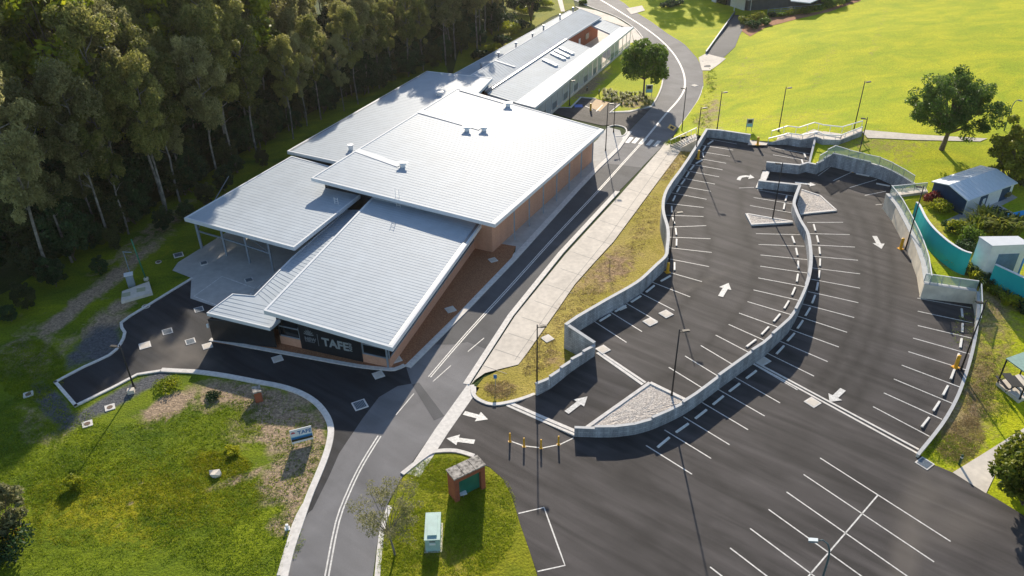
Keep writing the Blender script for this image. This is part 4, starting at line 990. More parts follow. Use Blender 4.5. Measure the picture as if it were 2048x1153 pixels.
# low linking roof between the carport and the front wing, with the black box in front
zl = 3.0
low = [(414, 627), (465.5, 589), (508.5, 593), (584, 516), (694, 420), (770, 420), (640, 560), (560, 640), (540, 657)]
mb = MB(); LP_ = [tuple(P(a, b, zl)[:2]) for a, b in low]; mb.prism(LP_, zl - .3, zl); mb.build('low_roof', M_roof, B0)
mb = MB(); band(mb, [LP_[8], LP_[0], LP_[1], LP_[2], LP_[3], LP_[4]], zl + .08, zl - .3, -.12, .04); mb.build('fascia', M_fascia, B0)
mb = MB()
q = [Vector(p) for p in LP_]
for i in range(1, 60):
    s = i * .62; A = Vector(P(414, 627, zl)); B_ = Vector(P(465.5, 589, zl)); C_ = Vector(P(540, 657, zl)); d = (C_ - A); u = (B_ - A).normalized()
    if s < (B_ - A).length - .2: a = A + u * s; mb.bar((a.x, a.y, zl + .02), (a.x + d.x * .93, a.y + d.y * .93, zl + .004), .05, .02)
LA, LB, RA_, RB_ = P(508.5, 593, zl), P(694, 420, zl), P(560, 640, zl), P(770, 415, zl)
for i in range(1, 34):
    a = LA.lerp(LB, i / 34); b = RA_.lerp(RB_, i / 34); mb.bar((a.x, a.y, zl + .02), (b.x, b.y, zl + .004), .05, .02)
mb.build('roof_rib', M_roof, B0)
bx = pxs([(427, 683), (553, 697)]); bk = [tuple(P(a, b, zl)[:2]) for a, b in ((470, 592), (515, 597))]
mb = MB()
f0, f1 = bx; bl = (LP_[1][0] + .15, LP_[1][1] - .15); fl_ = f0
band(mb, [f1, f0, (f0[0] + (LP_[1][0] - LP_[0][0]), f0[1] + (LP_[1][1] - LP_[0][1]) - .2)], zl - .3, -.1, 0, -.2)
mb.build('cladding_wall', M_black, B0)
mb = MB(); band(mb, [(LP_[2][0] + .3, LP_[2][1]), (LP_[3][0] + .35, LP_[3][1]), (LP_[4][0] + .35, LP_[4][1])], zl - .3, -.1, 0, -.2); mb.build('cladding_wall', M_black, B0)
mb = MB(); band(mb, [f0, f1], .35, -.1, 0.02, .12); mb.build('plinth', mat('plinth', (.25, .26, .27), .8), B0)
sheet('mulch_bed', pxs([(427, 684), (553, 698), (553, 706), (425, 686)]), 0, M_mulch, 1, .08)
# small wall lamp
mb = MB(); wl = f0; mb.box((wl[0] - .05, wl[1] - .25, 1.9), (.18, .18, .4)); mb.build('wall_lamp', M_lampl, B0)
# walls under the roofs
z1 = plane_of(R1); z2 = plane_of(R2); z4 = plane_of(R4); z3 = plane_of(R3)
W1q = insetq([R1[0], R1[3], R1[2], R1[1]], [1.6, 1.3, .6, .6])
walls(B0, W1q, lambda x, y: z1(x, y) - .38, 'brick_wall', M_brick, [1])
mb = MB(); a, b = W1q[0], W1q[1]; sp = (a[0] + (b[0] - a[0]) * .72, a[1] + (b[1] - a[1]) * .72)
band(mb, [sp, b], [z1(*sp) - .38, z1(*b) - .38], -.1, 0, .2); mb.build('brick_wall', M_brick, B0)
mb = MB(); band(mb, [a, sp], [z1(*a) - .38, z1(*sp) - .38], -.1, 0, .2); mb.build('cladding_wall', M_black, B0)
walls(B0, W1q, lambda x, y: z1(x, y) - .38, 'cladding_wall', M_black, [2, 3])
W2q = insetq([R2[0], R2[3], R2[2], R2[1]], [.8, .5, .8, .8])
walls(B0, W2q, lambda x, y: z2(x, y) - .38, 'cladding_wall', M_black, [0, 2, 3])
# steel downpipes on the east brick wall
a, b = Vector(W1q[1]), Vector(W1q[2])
for k in range(1, 8):
    p = a.lerp(b, k / 7.6); q_ = p + Vector((.75, -.55)); mb = MB(); zt_ = z1(q_.x, q_.y) - .38
    mb.bar((q_.x, q_.y, -.05), (q_.x, q_.y, zt_), .16); mb.build('steel_post', M_steel, B0)
# open carport: columns and beam under the lower-left roof
fa, fb_ = R3[0], R3[3]; u3 = (fb_ - fa).normalized(); n3 = Vector((-u3.y, u3.x, 0))
cols = [P(404, 497, 0), P(454, 512, 0), P(500, 527, 0), P(547, 543, 0)]
for p in cols:
    mb = MB(); zt_ = z3(p.x, p.y) - .4; mb.bar((p.x, p.y, 0), (p.x, p.y, zt_), .26 if p is cols[0] else .2); mb.build('carport_post', M_steel, B0)
mb = MB()
for a, b in zip(cols[:-1], cols[1:]): mb.bar((a.x, a.y, 2.4), (b.x, b.y, 2.4), .16)
mb.build('carport_beam', M_steel, B0)
mb = MB(); mb.bar((cols[2].x, cols[2].y, 3.9), (cols[3].x, cols[3].y, 2.5), .05); mb.build('brace', M_steel, B0); mb = MB(); mb.bar((cols[0].x, cols[0].y, 2.5), (cols[0].x + .6, cols[0].y + 12, 4.0), .08); mb.build('brace', M_steel, B0)
wq = insetq([R3[0], R3[3], R3[2], R3[1]], [.6, .5, .5, .8])
for k in range(1, 4):
    a = Vector(wq[0]).lerp(Vector(wq[3]), k / 3.2); mb = MB(); mb.bar((a.x, a.y, 0), (a.x, a.y, z3(a.x, a.y) - .4), .2); mb.build('carport_post', M_steel, B0)
mb = MB(); band(mb, [wq[2], wq[3]], 3.9, -.1, 0, -.2); mb.build('cladding_wall', M_black, B0)
# front wing: east brick wall with window band, front wall with black sign panel
FW0, FW1 = P(553, 692, 0), P(776, 728, 0)
W4q = insetq([R4[0], R4[3], R4[2], R4[1]], [1.0, 1.0, .2, .5])
fw0 = Vector((W4q[0][0], W4q[0][1])); fw1 = Vector((W4q[1][0], W4q[1][1]))
fd = (fw1 - fw0).normalized(); FL = (fw1 - fw0).length
def fpt(s): q = fw0 + fd * s; return (q.x, q.y)
def front(name, s0_, s1_, z0, z1_, off, th, material, par=None):
    """panel on the front wall between distances s0..s1; z1_ None = follow roof"""
    a, b = fpt(s0_), fpt(s1_); nn = Vector((fd.y, -fd.x)) * off; a = (a[0] + nn.x, a[1] + nn.y); b = (b[0] + nn.x, b[1] + nn.y)
    za = z4(*a) - .39 if z1_ is None else z1_; zb = z4(*b) - .39 if z1_ is None else z1_
    mb = MB(); band(mb, [a, b], [za, zb], z0, 0, th); return mb.build(name, material, par or B0)
front('brick_wall', 0, FL, -.1, 1.05, 0, .2, M_brick)
front('cladding_wall', FL * .20, FL * .76, -.05, None, .06, .2, M_black)
for s0_, s1_ in ((0, FL * .20), (FL * .76, FL)):
    w = front('window', s0_ + .02, s1_ - .02, 1.05, None, -.12, .05, M_window)
    for (u0, u1, zz0, zz1) in ((s0_, s1_, 1.05, 1.17), (s0_, s0_ + .12, 1.17, 2.5), (s1_ - .12, s1_, 1.17, 2.5), (s0_, s1_, 2.2, 2.28)):
        front('window_frame', u0, u1, zz0, min(zz1, z4(*fpt(u0)) - .4), -.02, .08, M_steel, None)
mb = MB(); pa = fpt(FL - .25); mb.bar((pa[0], pa[1] - .1, 0), (pa[0], pa[1] - .1, z4(*pa) - .39), .16); mb.build('steel_post', M_steel, B0)
# east side of the front wing
a, b = Vector(W4q[1]), Vector(W4q[2])
mb = MB(); band(mb, [tuple(a), tuple(b)], 1.15, -.1, 0, .2); mb.build('brick_wall', M_brick, B0)
mb = MB(); aa = a + (b - a).normalized() * .4; band(mb, [tuple(aa), tuple(b)], [z4(*aa) - .39, z4(*b) - .39], 1.15, .08, .16); mb.build('window', M_window, B0)
mb = MB(); band(mb, [tuple(aa), tuple(b)], 1.25, 1.15, 0, .1); mb.build('window_frame', M_steel, B0)
for px, py in ((803, 690), (852, 625), (896, 560), (933, 512)):
    p = P(px, py, 0.07); mb = MB(); mb.bar((p.x, p.y, .3), (p.x, p.y, z4(p.x, p.y) - .1 if False else 3.05), .12); mb.build('steel_post', M_steel, B0)
    mb = MB(); mb.box((p.x, p.y, 0), (.55, .55, .32), .5); mb.build('post_footing', M_conc, B0)
# west side of front wing between low roof and upper roof
mb = MB(); band(mb, [W4q[0], W4q[3]], [z4(*W4q[0]) - .39, z4(*W4q[3]) - .39], -.1, 0, -.15); mb.build('cladding_wall', M_black, B0)
# planter
mb = MB(); band(mb, [tuple(P(958, 484, 0)[:2]), tuple(P(996, 490, 0)[:2]), tuple(P(1012, 472, 0)[:2])], .95, -.1, 0, -.25); mb.build('planter_wall', M_cwall, B0)
# lettering on the black panel
def text(name, body, origin, xdir, h, material, parent, depth=.03, bold=.0, space=1.0, up=(0, 0, 1), align='LEFT'):
    cu = bpy.data.curves.new('t', 'FONT'); cu.body = body; cu.size = 1.0; cu.extrude = depth; cu.offset = bold; cu.space_character = space; cu.align_x = align
    o = bpy.data.objects.new('t', cu); COL.objects.link(o); bpy.context.view_layer.update()
    me = bpy.data.meshes.new_from_object(o.evaluated_get(bpy.context.evaluated_depsgraph_get())); bpy.data.objects.remove(o)
    X = Vector(xdir).normalized(); Yv = Vector(up); Z = X.cross(Yv).normalized(); Yv = Z.cross(X)
    k = h / .69
    for v in me.vertices: q = X * (v.co.x * k) + Yv * (v.co.y * k) + Z * v.co.z + Vector(origin); v.co = q - parent.location
    me.materials.clear(); me.materials.append(material); me.name = name
    return new_obj(name, me, parent)
nn = Vector((fd.y, -fd.x)); dx3 = (fd.x, fd.y, 0)
def fo(s, z, off=.08): q = fw0 + fd * s + nn * off; return (q.x, q.y, z)
PA, PB = FL * .20, FL * .76; PW = PB - PA
ls = PA + PW * .335
text('lettering', 'TAFE', fo(ls + .25, 1.12), dx3, .90, M_letter, B0, .03, .03, 1.02)
lw = 1.25 / .69 * 2.55
mb = MB()
text('lettering', 'NSW', fo(ls + PW * .515, 1.12, .09), (0, 0, 1), .30, M_letter, B0, .03, .01, 1.0, up=(-fd.x, -fd.y, 0))
text('lettering', 'NSW', fo(PA + PW * .085, 1.32), dx3, .38, M_letterd, B0, .03, .03, 1.05)
text('lettering', 'GOVERNMENT', fo(PA + PW * .085, 1.14), dx3, .11, M_letterd, B0, .03, .0, 1.05)
mb = MB(); p = PA + PW * .30; band(mb, [fo(p, 0)[:2], fo(p + .05, 0)[:2]], 2.3, .9, 0, .03); mb.build('sign_divider', M_letterd, B0)
mb = MB()   # flower emblem: fan of petals
for row, (nr, rr, ln_, wd_) in enumerate(((7, .22, .42, .16), (6, .10, .30, .13), (5, .0, .20, .1))):
    for k in range(nr):
        an = R(12 + 156 * k / (nr - 1)); c_, s_ = math.cos(an), math.sin(an); cs = PA + PW * .165
        pts = [(rr, -.02), (rr + ln_ * .5, -wd_ / 2), (rr + ln_, 0), (rr + ln_ * .5, wd_ / 2)]
        mb.face([fo(cs + x * c_ - y * s_, 1.98 + (x * s_ + y * c_) * 1.1, .085 + .004 * row) for x, y in pts])
mb.build('emblem', M_letterd, B0)
# roof vents
def vent(parent, p, s=1.0, round_=False):
    s *= .78
    mb = MB()
    if round_:
        n = 14; circ = lambda r: [(p.x + r * math.cos(k * 2 * math.pi / n), p.y + r * math.sin(k * 2 * math.pi / n)) for k in range(n)]
        mb.prism(circ(.42 * s), p.z - .05, p.z + .75 * s); mb.prism(circ(.55 * s), p.z + .75 * s, p.z + .95 * s)
    else:
        mb.box((p.x, p.y, p.z - .02), (.7 * s, .7 * s, .45 * s), .3); mb.box((p.x, p.y, p.z + .43 * s), (.95 * s, .95 * s, .12), .3)
        z = p.z + .55 * s; a = .85 * s; b = .40 * s
        top = [(p.x - a, p.y - b, z + .24 * s), (p.x + a, p.y - b, z + .24 * s), (p.x + a, p.y + b, z + .24 * s), (p.x - a, p.y + b, z + .24 * s)]
        bot = [(p.x - b, p.y - b, z), (p.x + b, p.y - b, z), (p.x + b, p.y + b, z), (p.x - b, p.y + b, z)]
        mb.face(top)
        for k in range(4): mb.face([bot[k], bot[(k + 1) % 4], top[(k + 1) % 4], top[k]])
    mb.build('roof_vent', M_white, parent)
def onp(px, py, pf): return U(px, py, pf)
for px, py in ((806, 334), (934, 262), (968, 262), (1016, 213)): vent(B0, onp(px, py, z1), 1.0)
vent(B0, onp(702, 300, z2), 1.0, True); vent(B0, onp(879, 191, z2), 1.0); vent(B0, onp(884, 150, z2), .5)
# pale flashing tray up-slope of vents
for (x0, y0, x1, y1, w) in ((715, 302, 800, 332, 1.1), (838, 223, 962, 258, 1.3), (921, 180, 1010, 206, .9)):
    a = onp(x0, y0, z1); b = onp(x1, y1, z1); mb = MB(); mb.bar((a.x, a.y, a.z + .06), (b.x, b.y, b.z + .06), w, .03); mb.build('flashing_tray', M_fascia, B0)
# roof access ladders
def ladder(parent, p, h, dirx, w=.45):
    mb = MB(); d = Vector(dirx).normalized() * w / 2
    for s in (-1, 1): mb.bar(p + d * s, p + d * s + Vector((0, 0, h)), .05)
    k = .2
    while k < h: mb.bar(p - d + Vector((0, 0, k)), p + d + Vector((0, 0, k)), .035); k += .3
    mb.build('ladder', M_white, parent)
u1 = (R1[3] - R1[0]).normalized()
ladder(B0, onp(797, 414, z4) , 2.4, u1, .5); ladder(B0, P(730, 410, 3.0), 2.6, u1, .5); ladder(B0, P(676, 428, 3.0), 2.2, u1, .5)

# ------------------------------------------------------------------ far classroom block
B1 = thing('classroom_building', 'long low building with stepped grey metal roofs and a white canopy beside the road bend', 'building', tuple(P(1090, 200, 0)))
G = M_roof
F1 = [P(906, 149, 3.9), P(1138, 22, 3.9), P(1152, 24, 4.4), P(940, 152, 4.4)]
F2 = [P(940, 152, 5.0), P(1160, 18, 5.0), P(1203, 35, 4.0), P(970, 182, 4.0)]
F3 = [P(975, 188, 3.9), P(1133, 80, 3.9), P(1182, 97, 3.6), P(1032, 206, 3.6)]
F4 = [P(1031, 206, 3.9), P(1240, 55, 3.9), P(1268, 54, 3.8), P(1070, 216, 3.8)]
F5 = [P(1180, 50, 3.5), P(1199, 37, 3.5), P(1242, 54, 3.3), P(1222, 69, 3.3)]
for F in (F1, F2, F3, F5): roof(B1, F, .8, .3, .12, .05, ribs=True, ribh=.02, material=M_froof)
roof(B1, F4, 1.2, .35, .1, .04, ribs=False, material=M_fascia)
for F, d, m_ in ((F1, [.4, .1, .4, .7], M_rbrick), (F2, [.4, .5, .6, .1], M_rbrick), (F3, [.4, .2, .3, .1], M_rbrick)):
    q = insetq([F[0], F[3], F[2], F[1]], d); pf = plane_of(F); walls(B1, q, lambda x, y, pf=pf: pf(x, y) - .3, 'brick_wall', m_)
pf4 = plane_of(F4); q4 = insetq([F4[0], F4[3], F4[2], F4[1]], [.5, .4, .5, .5])
a, b = Vector(q4[1]), Vector(q4[2]); n_ = 20; Ld = (b - a).length
for k in range(n_ + 1):
    p = a.lerp(b, k / n_); mb = MB(); mb.bar((p.x, p.y, -.1), (p.x, p.y, 3.5), .12); mb.build('canopy_post', M_white, B1)
M_screen = mat('perforated_screen', (.50, .53, .56), .5, .2, .06, 2)
M_screend = mat('dark_mesh_screen', (.20, .23, .26), .6, .2, .1, 2)
for k in range(n_):
    if k in (13, 14, 17, 18, 19): continue
    p0 = a.lerp(b, (k + .08) / n_); p1 = a.lerp(b, (k + .92) / n_)
    mb = MB(); band(mb, [tuple(p0), tuple(p1)], 3.4, 1.6 if k % 2 else .3, .03, .07); mb.build('screen_panel', M_screen, B1)
    if k % 2: mb = MB(); band(mb, [tuple(p0), tuple(p1)], 1.58, .3, .04, .08); mb.build('mesh_panel', M_screend, B1)
mb = MB(); band(mb, [tuple(a), tuple(b)], .45, -.1, -.1, .3); mb.build('base_wall', M_conc, B1)
mb = MB(); band(mb, [tuple(a.lerp(b, .63)), tuple(a.lerp(b, 1.0))], 1.35, .5, .0, .03); mb.build('glass_rail', M_glass, B1)
sheet('courtyard_paving', pxs([(1040, 214), (1100, 222), (1268, 88), (1262, 60), (1200, 45), (1120, 90)]), 0, M_conc, 2, .02)
pf2 = plane_of(F2); pf3 = plane_of(F3)
for px, py in ((962, 137), (997, 115), (1032, 95), (1065, 76), (1087, 60), (1120, 38), (1146, 24)):
    p = onp(px, py, plane_of(F1)); mb = MB(); mb.tube([p - Vector((0, 0, .1)), p + Vector((0, 0, .7))], [.14, .14], 8); mb.tube([p + Vector((0, 0, .7)), p + Vector((0, 0, .95))], [.3, .2], 8); mb.build('roof_vent', M_steel, B1)
for px, py in ((1120, 97), (1111, 103), (1103, 108), (1087, 121)):
    p = onp(px, py, pf3); p2 = onp(px + 26, py + 13, pf3); mb = MB(); mb.bar(p + Vector((0, 0, .12)), p2 + Vector((0, 0, .12)), .7, .3); mb.build('skylight', M_white, B1)
    m_ = p.lerp(p2, .55) + Vector((0, 0, .29)); mb = MB(); mb.bar(m_, p2 + Vector((0, 0, .29)), .6, .05); mb.build('skylight_pane', M_letter, B1)
for (x0, y0, x1, y1) in ((990, 122, 1030, 135), (948, 150, 980, 160)):
    a_ = onp(x0, y0, pf2); b_ = onp(x1, y1, pf2); mb = MB(); mb.bar(a_ + Vector((0, 0, .07)), b_ + Vector((0, 0, .07)), .5, .05); mb.build('flashing_tray', M_fascia, B1)
mb = MB(); g0, g1_ = onp(972, 186, lambda x, y: 4.0), onp(1133, 79, lambda x, y: 4.0); mb.bar(g0, g1_, .35, .25); mb.build('gutter', M_gutter, B1)
# white door and windows on the courtyard brick wall
wq2 = insetq([F2[0], F2[3], F2[2], F2[1]], [.4, .5, .6, .1]); a, b = Vector(wq2[1]), Vector(wq2[2]); dn_ = (b - a).normalized(); nx = Vector((dn_.y, -dn_.x))
for f, w, z0, z1_, nm, m_ in ((.80, .9, 0, 2.1, 'door', M_white), (.72, 1.6, 1, 2.1, 'window', M_window), (.88, 1.8, 1.0, 2.2, 'window', M_window)):
    p = a.lerp(b, f) + nx * .06; mb = MB(); band(mb, [tuple(p - dn_ * w / 2), tuple(p + dn_ * w / 2)], z1_, z0, 0, .05); mb.build(nm, m_, B1)

# small car bay beside the white canopy
sheet('parking_bay_surface', pxs([(1092, 222), (1130, 215), (1146, 218), (1165, 197), (1192, 200), (1215, 205), (1240, 208), (1222, 226), (1258, 224), (1303, 216), (1258, 262), (1235, 250), (1205, 252), (1150, 240)]), 0, M_lot, 1.5, .05)
sheet('tan_bay_paint', pxs([(1178, 215), (1192, 199), (1218, 206), (1200, 224)]), 0, M_tan, 2, .06)
kb = MB()
kerb([(1092, 225), (1112, 216), (1142, 217), (1163, 196), (1192, 199)], .25, mb=kb, side=1, sub=1); kerb([(1240, 208), (1218, 227), (1258, 226), (1303, 214)], .25, mb=kb, side=1, sub=1)
kerb([(1215, 256), (1230, 252), (1247, 256), (1252, 264), (1246, 272), (1228, 274)], .2, mb=kb, side=1); o = kb.build('kerbs', M_kerb); o['kind'] = 'structure'
mb = MB()
for s in ([(1205, 211), (1192, 224)], [(1170, 213), (1185, 220)]): paint_line(mb, pxs(s), .12, 0, .07)
o = mb.build('bay_markings_accessible', M_paint); o['kind'] = 'structure'
mb = MB(); c = P(1157, 213); mb.face([(c.x + x, c.y + y, .075) for x, y in ((-.7, -.7), (.7, -.7), (.7, .7), (-.7, .7))]); o = mb.build('accessible_bay_marking', M_bpaint); o['kind'] = 'structure'
sheet('courtyard_lawn', pxs([(1100, 222), (1140, 190), (1190, 150), (1262, 86), (1290, 90), (1312, 112), (1326, 140), (1326, 167), (1317, 193), (1303, 214), (1260, 222), (1222, 224), (1240, 208), (1192, 198), (1163, 194), (1142, 215), (1112, 214)]), 0, M_lawn, 1.2, .03, blobs([(1180, 170, 50, 16, -38, .8), (1270, 205, 50, 16, 0, .7), (1210, 150, 30, 20, -40, .4)], [0, 0, 1]))
sheet('far_verge', pxs([(1000, 100), (1100, 36), (1150, 15), (1147, 0), (1070, -20), (1000, -20), (930, 60), (905, 150)]), 0, M_isl, 2, .03, blobs([(1010, 70, 60, 20, -30, .4)], [0]))
sheet('entrance_paving', pxs([(1150, 14), (1192, 22), (1231, 36), (1270, 60), (1291, 86), (1308, 112), (1290, 104), (1268, 84), (1262, 60), (1200, 38), (1160, 20)]), 0, M_conc, 2, .10)
sheet('far_footpath', pxs([(1122, 24), (1130, 24), (1122, -10), (1112, -10)]), 0, M_conc, 2, .07)
#@@VEG

# ------------------------------------------------------------------ foliage
def leaf_mesh(name, clumps, size, material, seed, flat=.5, aspect=.6, droop=0.0):
    """clumps: list of (x,y,z,rx,rz,count); many small quads spread through each clump"""
    rg = np.random.RandomState(seed); C = []
    for (x, y, z, rx, rz, n) in clumps:
        d = rg.normal(size=(n, 3)); d /= np.linalg.norm(d, axis=1)[:, None]; r = rg.uniform(.35, 1.0, n) ** .6
        C.append(np.column_stack([x + d[:, 0] * rx * r, y + d[:, 1] * rx * r, z + d[:, 2] * rz * r, d]))
    C = np.vstack(C); n = len(C); c = C[:, :3]; nr = C[:, 3:] * flat + rg.normal(size=(n, 3)) * (1 - flat) + np.array([0, 0, .25])
    nr /= np.linalg.norm(nr, axis=1)[:, None]
    t = np.cross(nr, rg.normal(size=(n, 3))); t /= np.linalg.norm(t, axis=1)[:, None]; b = np.cross(nr, t)
    s = size * rg.uniform(.6, 1.35, n)[:, None]; t = t * s; b = b * s * aspect; t[:, 2] -= droop * s[:, 0]
    V = np.stack([c - t, c + b * .9, c + t, c - b * .9], 1).reshape(-1, 3)
    me = bpy.data.meshes.new(name); me.vertices.add(len(V)); me.vertices.foreach_set('co', V.ravel().astype(np.float32))
    me.loops.add(4 * n); me.loops.foreach_set('vertex_index', np.arange(4 * n, dtype=np.int32))
    me.polygons.add(n); me.polygons.foreach_set('loop_start', np.arange(0, 4 * n, 4, dtype=np.int32)); me.polygons.foreach_set('loop_total', np.full(n, 4, dtype=np.int32))
    me.materials.append(material); me.update(calc_edges=True); me.validate(); return me
def branchy(name, segs, material):
    mb = MB()
    for pts, rads in segs: mb.tube(pts, rads, 6, cap=False)
    return mb.mesh(name, material, smooth=True)
def eucalypt(seed, H=22.0, lm=None, dens_=1.0):
    rg = random.Random(seed); segs = []; cl = []
    lean = (rg.uniform(-1.4, 1.4), rg.uniform(-1.2, 1.2)); base = rg.uniform(.28, .42)
    tp = [(0, 0, 0)]
    for k in range(1, 7): s = k / 6; tp.append((lean[0] * s + rg.uniform(-.22, .22), lean[1] * s + rg.uniform(-.22, .22), H * .86 * s))
    segs.append((tp, [.18, .155, .135, .115, .09, .06, .035]))
    nb = rg.randint(15, 18)
    for i in range(nb):
        s = base + (1 - base) * (i + rg.random() * .6) / nb; z = H * .86 * s; k = min(5, int(s * 6)); f = s * 6 - k
        p = Vector(tp[k]).lerp(Vector(tp[k + 1]), f); an = i * 2.4 + rg.uniform(-.5, .5); w = (1.0 - .6 * abs(s - .74) / .3) * rg.uniform(1.9, 3.4)
        e = p + Vector((math.cos(an) * w, math.sin(an) * w, rg.uniform(1.2, 2.6)))
        m_ = p.lerp(e, .5) + Vector((0, 0, -.3)); segs.append(([p, m_, e], [.075, .05, .02]))
        r_ = rg.uniform(.75, 1.35); cl.append((e.x, e.y, e.z, r_, r_ * .95, int(420 * dens_ * r_)))
        for q in range(2):
            r_ = rg.uniform(.45, .9); cl.append((e.x + rg.uniform(-1.3, 1.3), e.y + rg.uniform(-1.3, 1.3), e.z + rg.uniform(-1.4, 1.2), r_, r_ * 1.2, int(210 * dens_)))
    for q in range(3): cl.append((tp[-1][0] + rg.uniform(-.9, .9), tp[-1][1] + rg.uniform(-.9, .9), H * .88 + rg.uniform(0, 1.5), 1.35, 1.5, int(480 * dens_)))
    for q in range(3):
        z = H * rg.uniform(.28, .45); an = rg.random() * 6.28; segs.append(([(lean[0] * z / H, lean[1] * z / H, z), (math.cos(an) * 1.0, math.sin(an) * 1.0, z + .8), (math.cos(an) * 1.7, math.sin(an) * 1.7, z + 1.1)], [.05, .03, .012]))
    return branchy('trunk', segs, M_trunk), leaf_mesh('crown', cl, .17, lm, seed, .5, .5, .25)
def roundtree(seed, H, Rw, trunkh, lm, nclump=60, leaf=.22, cnt=140, tr=.25, mt=None, cr=.16, lift=.0, flatten=1.0):
    rg = random.Random(seed); segs = []; cl = []; cz = trunkh + (H - trunkh) * .5; rz = (H - trunkh) * .5
    top = Vector((rg.uniform(-.3, .3), rg.uniform(-.3, .3), trunkh * 1.05)); segs.append(([(0, 0, 0), (top.x * .4, top.y * .5, trunkh * .5), top], [tr, tr * .8, tr * .65]))
    for i in range(nclump):
        u = rg.uniform(-.95, 1); an = i * 2.399; q = math.sqrt(max(0, 1 - u * u)); f = rg.uniform(.62, 1.0) * (1 + .16 * math.sin(3 * an + seed) + .1 * math.sin(5 * an))
        c = Vector((math.cos(an) * q * Rw * f * .86, math.sin(an) * q * Rw * f * .86, cz + u * rz * f * .88 * flatten))
        r = Rw * cr * rg.uniform(.8, 1.5); cl.append((c.x, c.y, c.z, r, r * .8, cnt))
        if i % 4 == 0: segs.append(([top - Vector((0, 0, .2)), top.lerp(c, .5) + Vector((0, 0, .1)), c], [tr * .42, tr * .22, .02]))
    return branchy('trunk', segs, mt or M_trunkd), leaf_mesh('crown', cl, leaf, lm, seed, .45, .6)
def plant_tree(name, label, cat, loc, pair, sc, rz, group=None, szz=None):
    t = thing(name, label, cat, loc, group, rz); t.scale = (sc, sc, szz or sc)
    for nm, me in zip(('trunk', 'crown'), pair):
        if me: new_obj(nm, me, t)
    return t
EU = [eucalypt(16, 22, L_euc, .9), eucalypt(17, 22, L_euc2, 1.1), eucalypt(11, 22, L_euc), eucalypt(12, 22, L_euc), eucalypt(13, 22, L_euc2), eucalypt(14, 22, L_euc2, 1.15), eucalypt(15, 22, L_euc)]
RT = [roundtree(21, 15, 5.2, 5.5, L_rain, 70, .26, 120, .25), roundtree(22, 14, 5.0, 5, L_rain, 60, .26, 130, .25)]
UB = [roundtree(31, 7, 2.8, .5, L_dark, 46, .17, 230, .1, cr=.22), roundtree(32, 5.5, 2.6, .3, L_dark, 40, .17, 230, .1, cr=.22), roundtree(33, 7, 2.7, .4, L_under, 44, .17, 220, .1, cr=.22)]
edge = [P(a, b, 0) for a, b in ((-330, 800), (-170, 715), (-60, 662), (30, 612), (112, 552), (200, 500), (285, 452), (365, 412), (450, 355), (555, 290), (645, 235), (710, 205), (785, 170), (829, 153), (887, 133), (932, 107), (982, 73), (1022, 30), (1050, -15), (1080, -60))]
eline = [(p.x, p.y) for p in edge]
rows = [0, 3.8, 8, 12.5, 17.5, 23, 29, 36, 44, 53, 64, 78, 95]
fr = random.Random(99); ntree = 0
KN = ['thin crowned grey', 'broad olive', 'grey green', 'pale grey green', 'olive', 'dense olive', 'leaning grey']
ROWN = ['front', 'second', 'third', 'fourth', 'fifth', 'sixth', 'seventh', 'eighth', 'ninth', 'tenth', 'eleventh', 'twelfth', 'thirteenth']
for ri, off in enumerate(rows):
    L = resample(offs(resample(eline, 10), off), 4.4 + ri * .32 if ri else 3.9); k = 0
    for p in L:
        x = p[0] + fr.uniform(-1.8, 1.8); y = p[1] + fr.uniform(-1.6, 1.6)
        u, v = to_px(np.array([x]), np.array([y])); ut, vt = to_px(np.array([x]), np.array([y]), 22.0)
        u, v, ut, vt = u[0], v[0], ut[0], vt[0]
        if ut < -70 or u > 1120 or v < -10 or vt > 1100 and u < -300: continue
        if v < 10 and u > 980: continue
        if vt < -160: continue
        k += 1; ntree += 1
        yl = (ri >= 2 and -40 < vt < 95 and ut < 560 and fr.random() < .5)
        s = fr.uniform(.92, 1.18) * (fr.uniform(.6, .8) if fr.random() < .3 else 1) * (0.95 if ri == 0 else 1.0) * (1.08 + .035 * ri if u < 600 else 1.0) * (.90 if u > 860 else (.72 if u > 575 else 1.0))
        if yl:
            j = fr.randrange(2); plant_tree('rainforest_tree', 'yellow green round tree, %s from left in the %s forest row' % (ordw(k), ROWN[ri]), 'tree', (x, y, 0), RT[j], s * 1.62, fr.random() * 6.28, 'round crowned trees in the forest')
        else:
            j = fr.randrange(7); plant_tree('eucalypt_tree', 'tall %s eucalypt, %s from left in the %s forest row' % (KN[j], ordw(k), ROWN[ri]), 'tree', (x, y, 0), EU[j], s * .93, fr.random() * 6.28, 'eucalypts of the forest', s)
# understorey shrubs along the shaded edge
kk = 0
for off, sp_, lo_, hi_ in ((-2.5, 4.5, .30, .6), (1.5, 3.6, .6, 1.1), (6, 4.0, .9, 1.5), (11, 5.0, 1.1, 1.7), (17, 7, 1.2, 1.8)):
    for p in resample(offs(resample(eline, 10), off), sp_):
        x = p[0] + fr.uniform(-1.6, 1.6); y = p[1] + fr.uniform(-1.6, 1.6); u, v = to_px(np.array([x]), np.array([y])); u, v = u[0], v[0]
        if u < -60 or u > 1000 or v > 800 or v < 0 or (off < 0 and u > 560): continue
        kk += 1; plant_tree('understorey_shrub', 'dark leafy understorey shrub in the forest, number %d row by row from left' % kk, 'shrub', (x, y, 0), UB[kk % 3], fr.uniform(lo_, hi_), fr.random() * 6, 'shrubs under the forest edge')

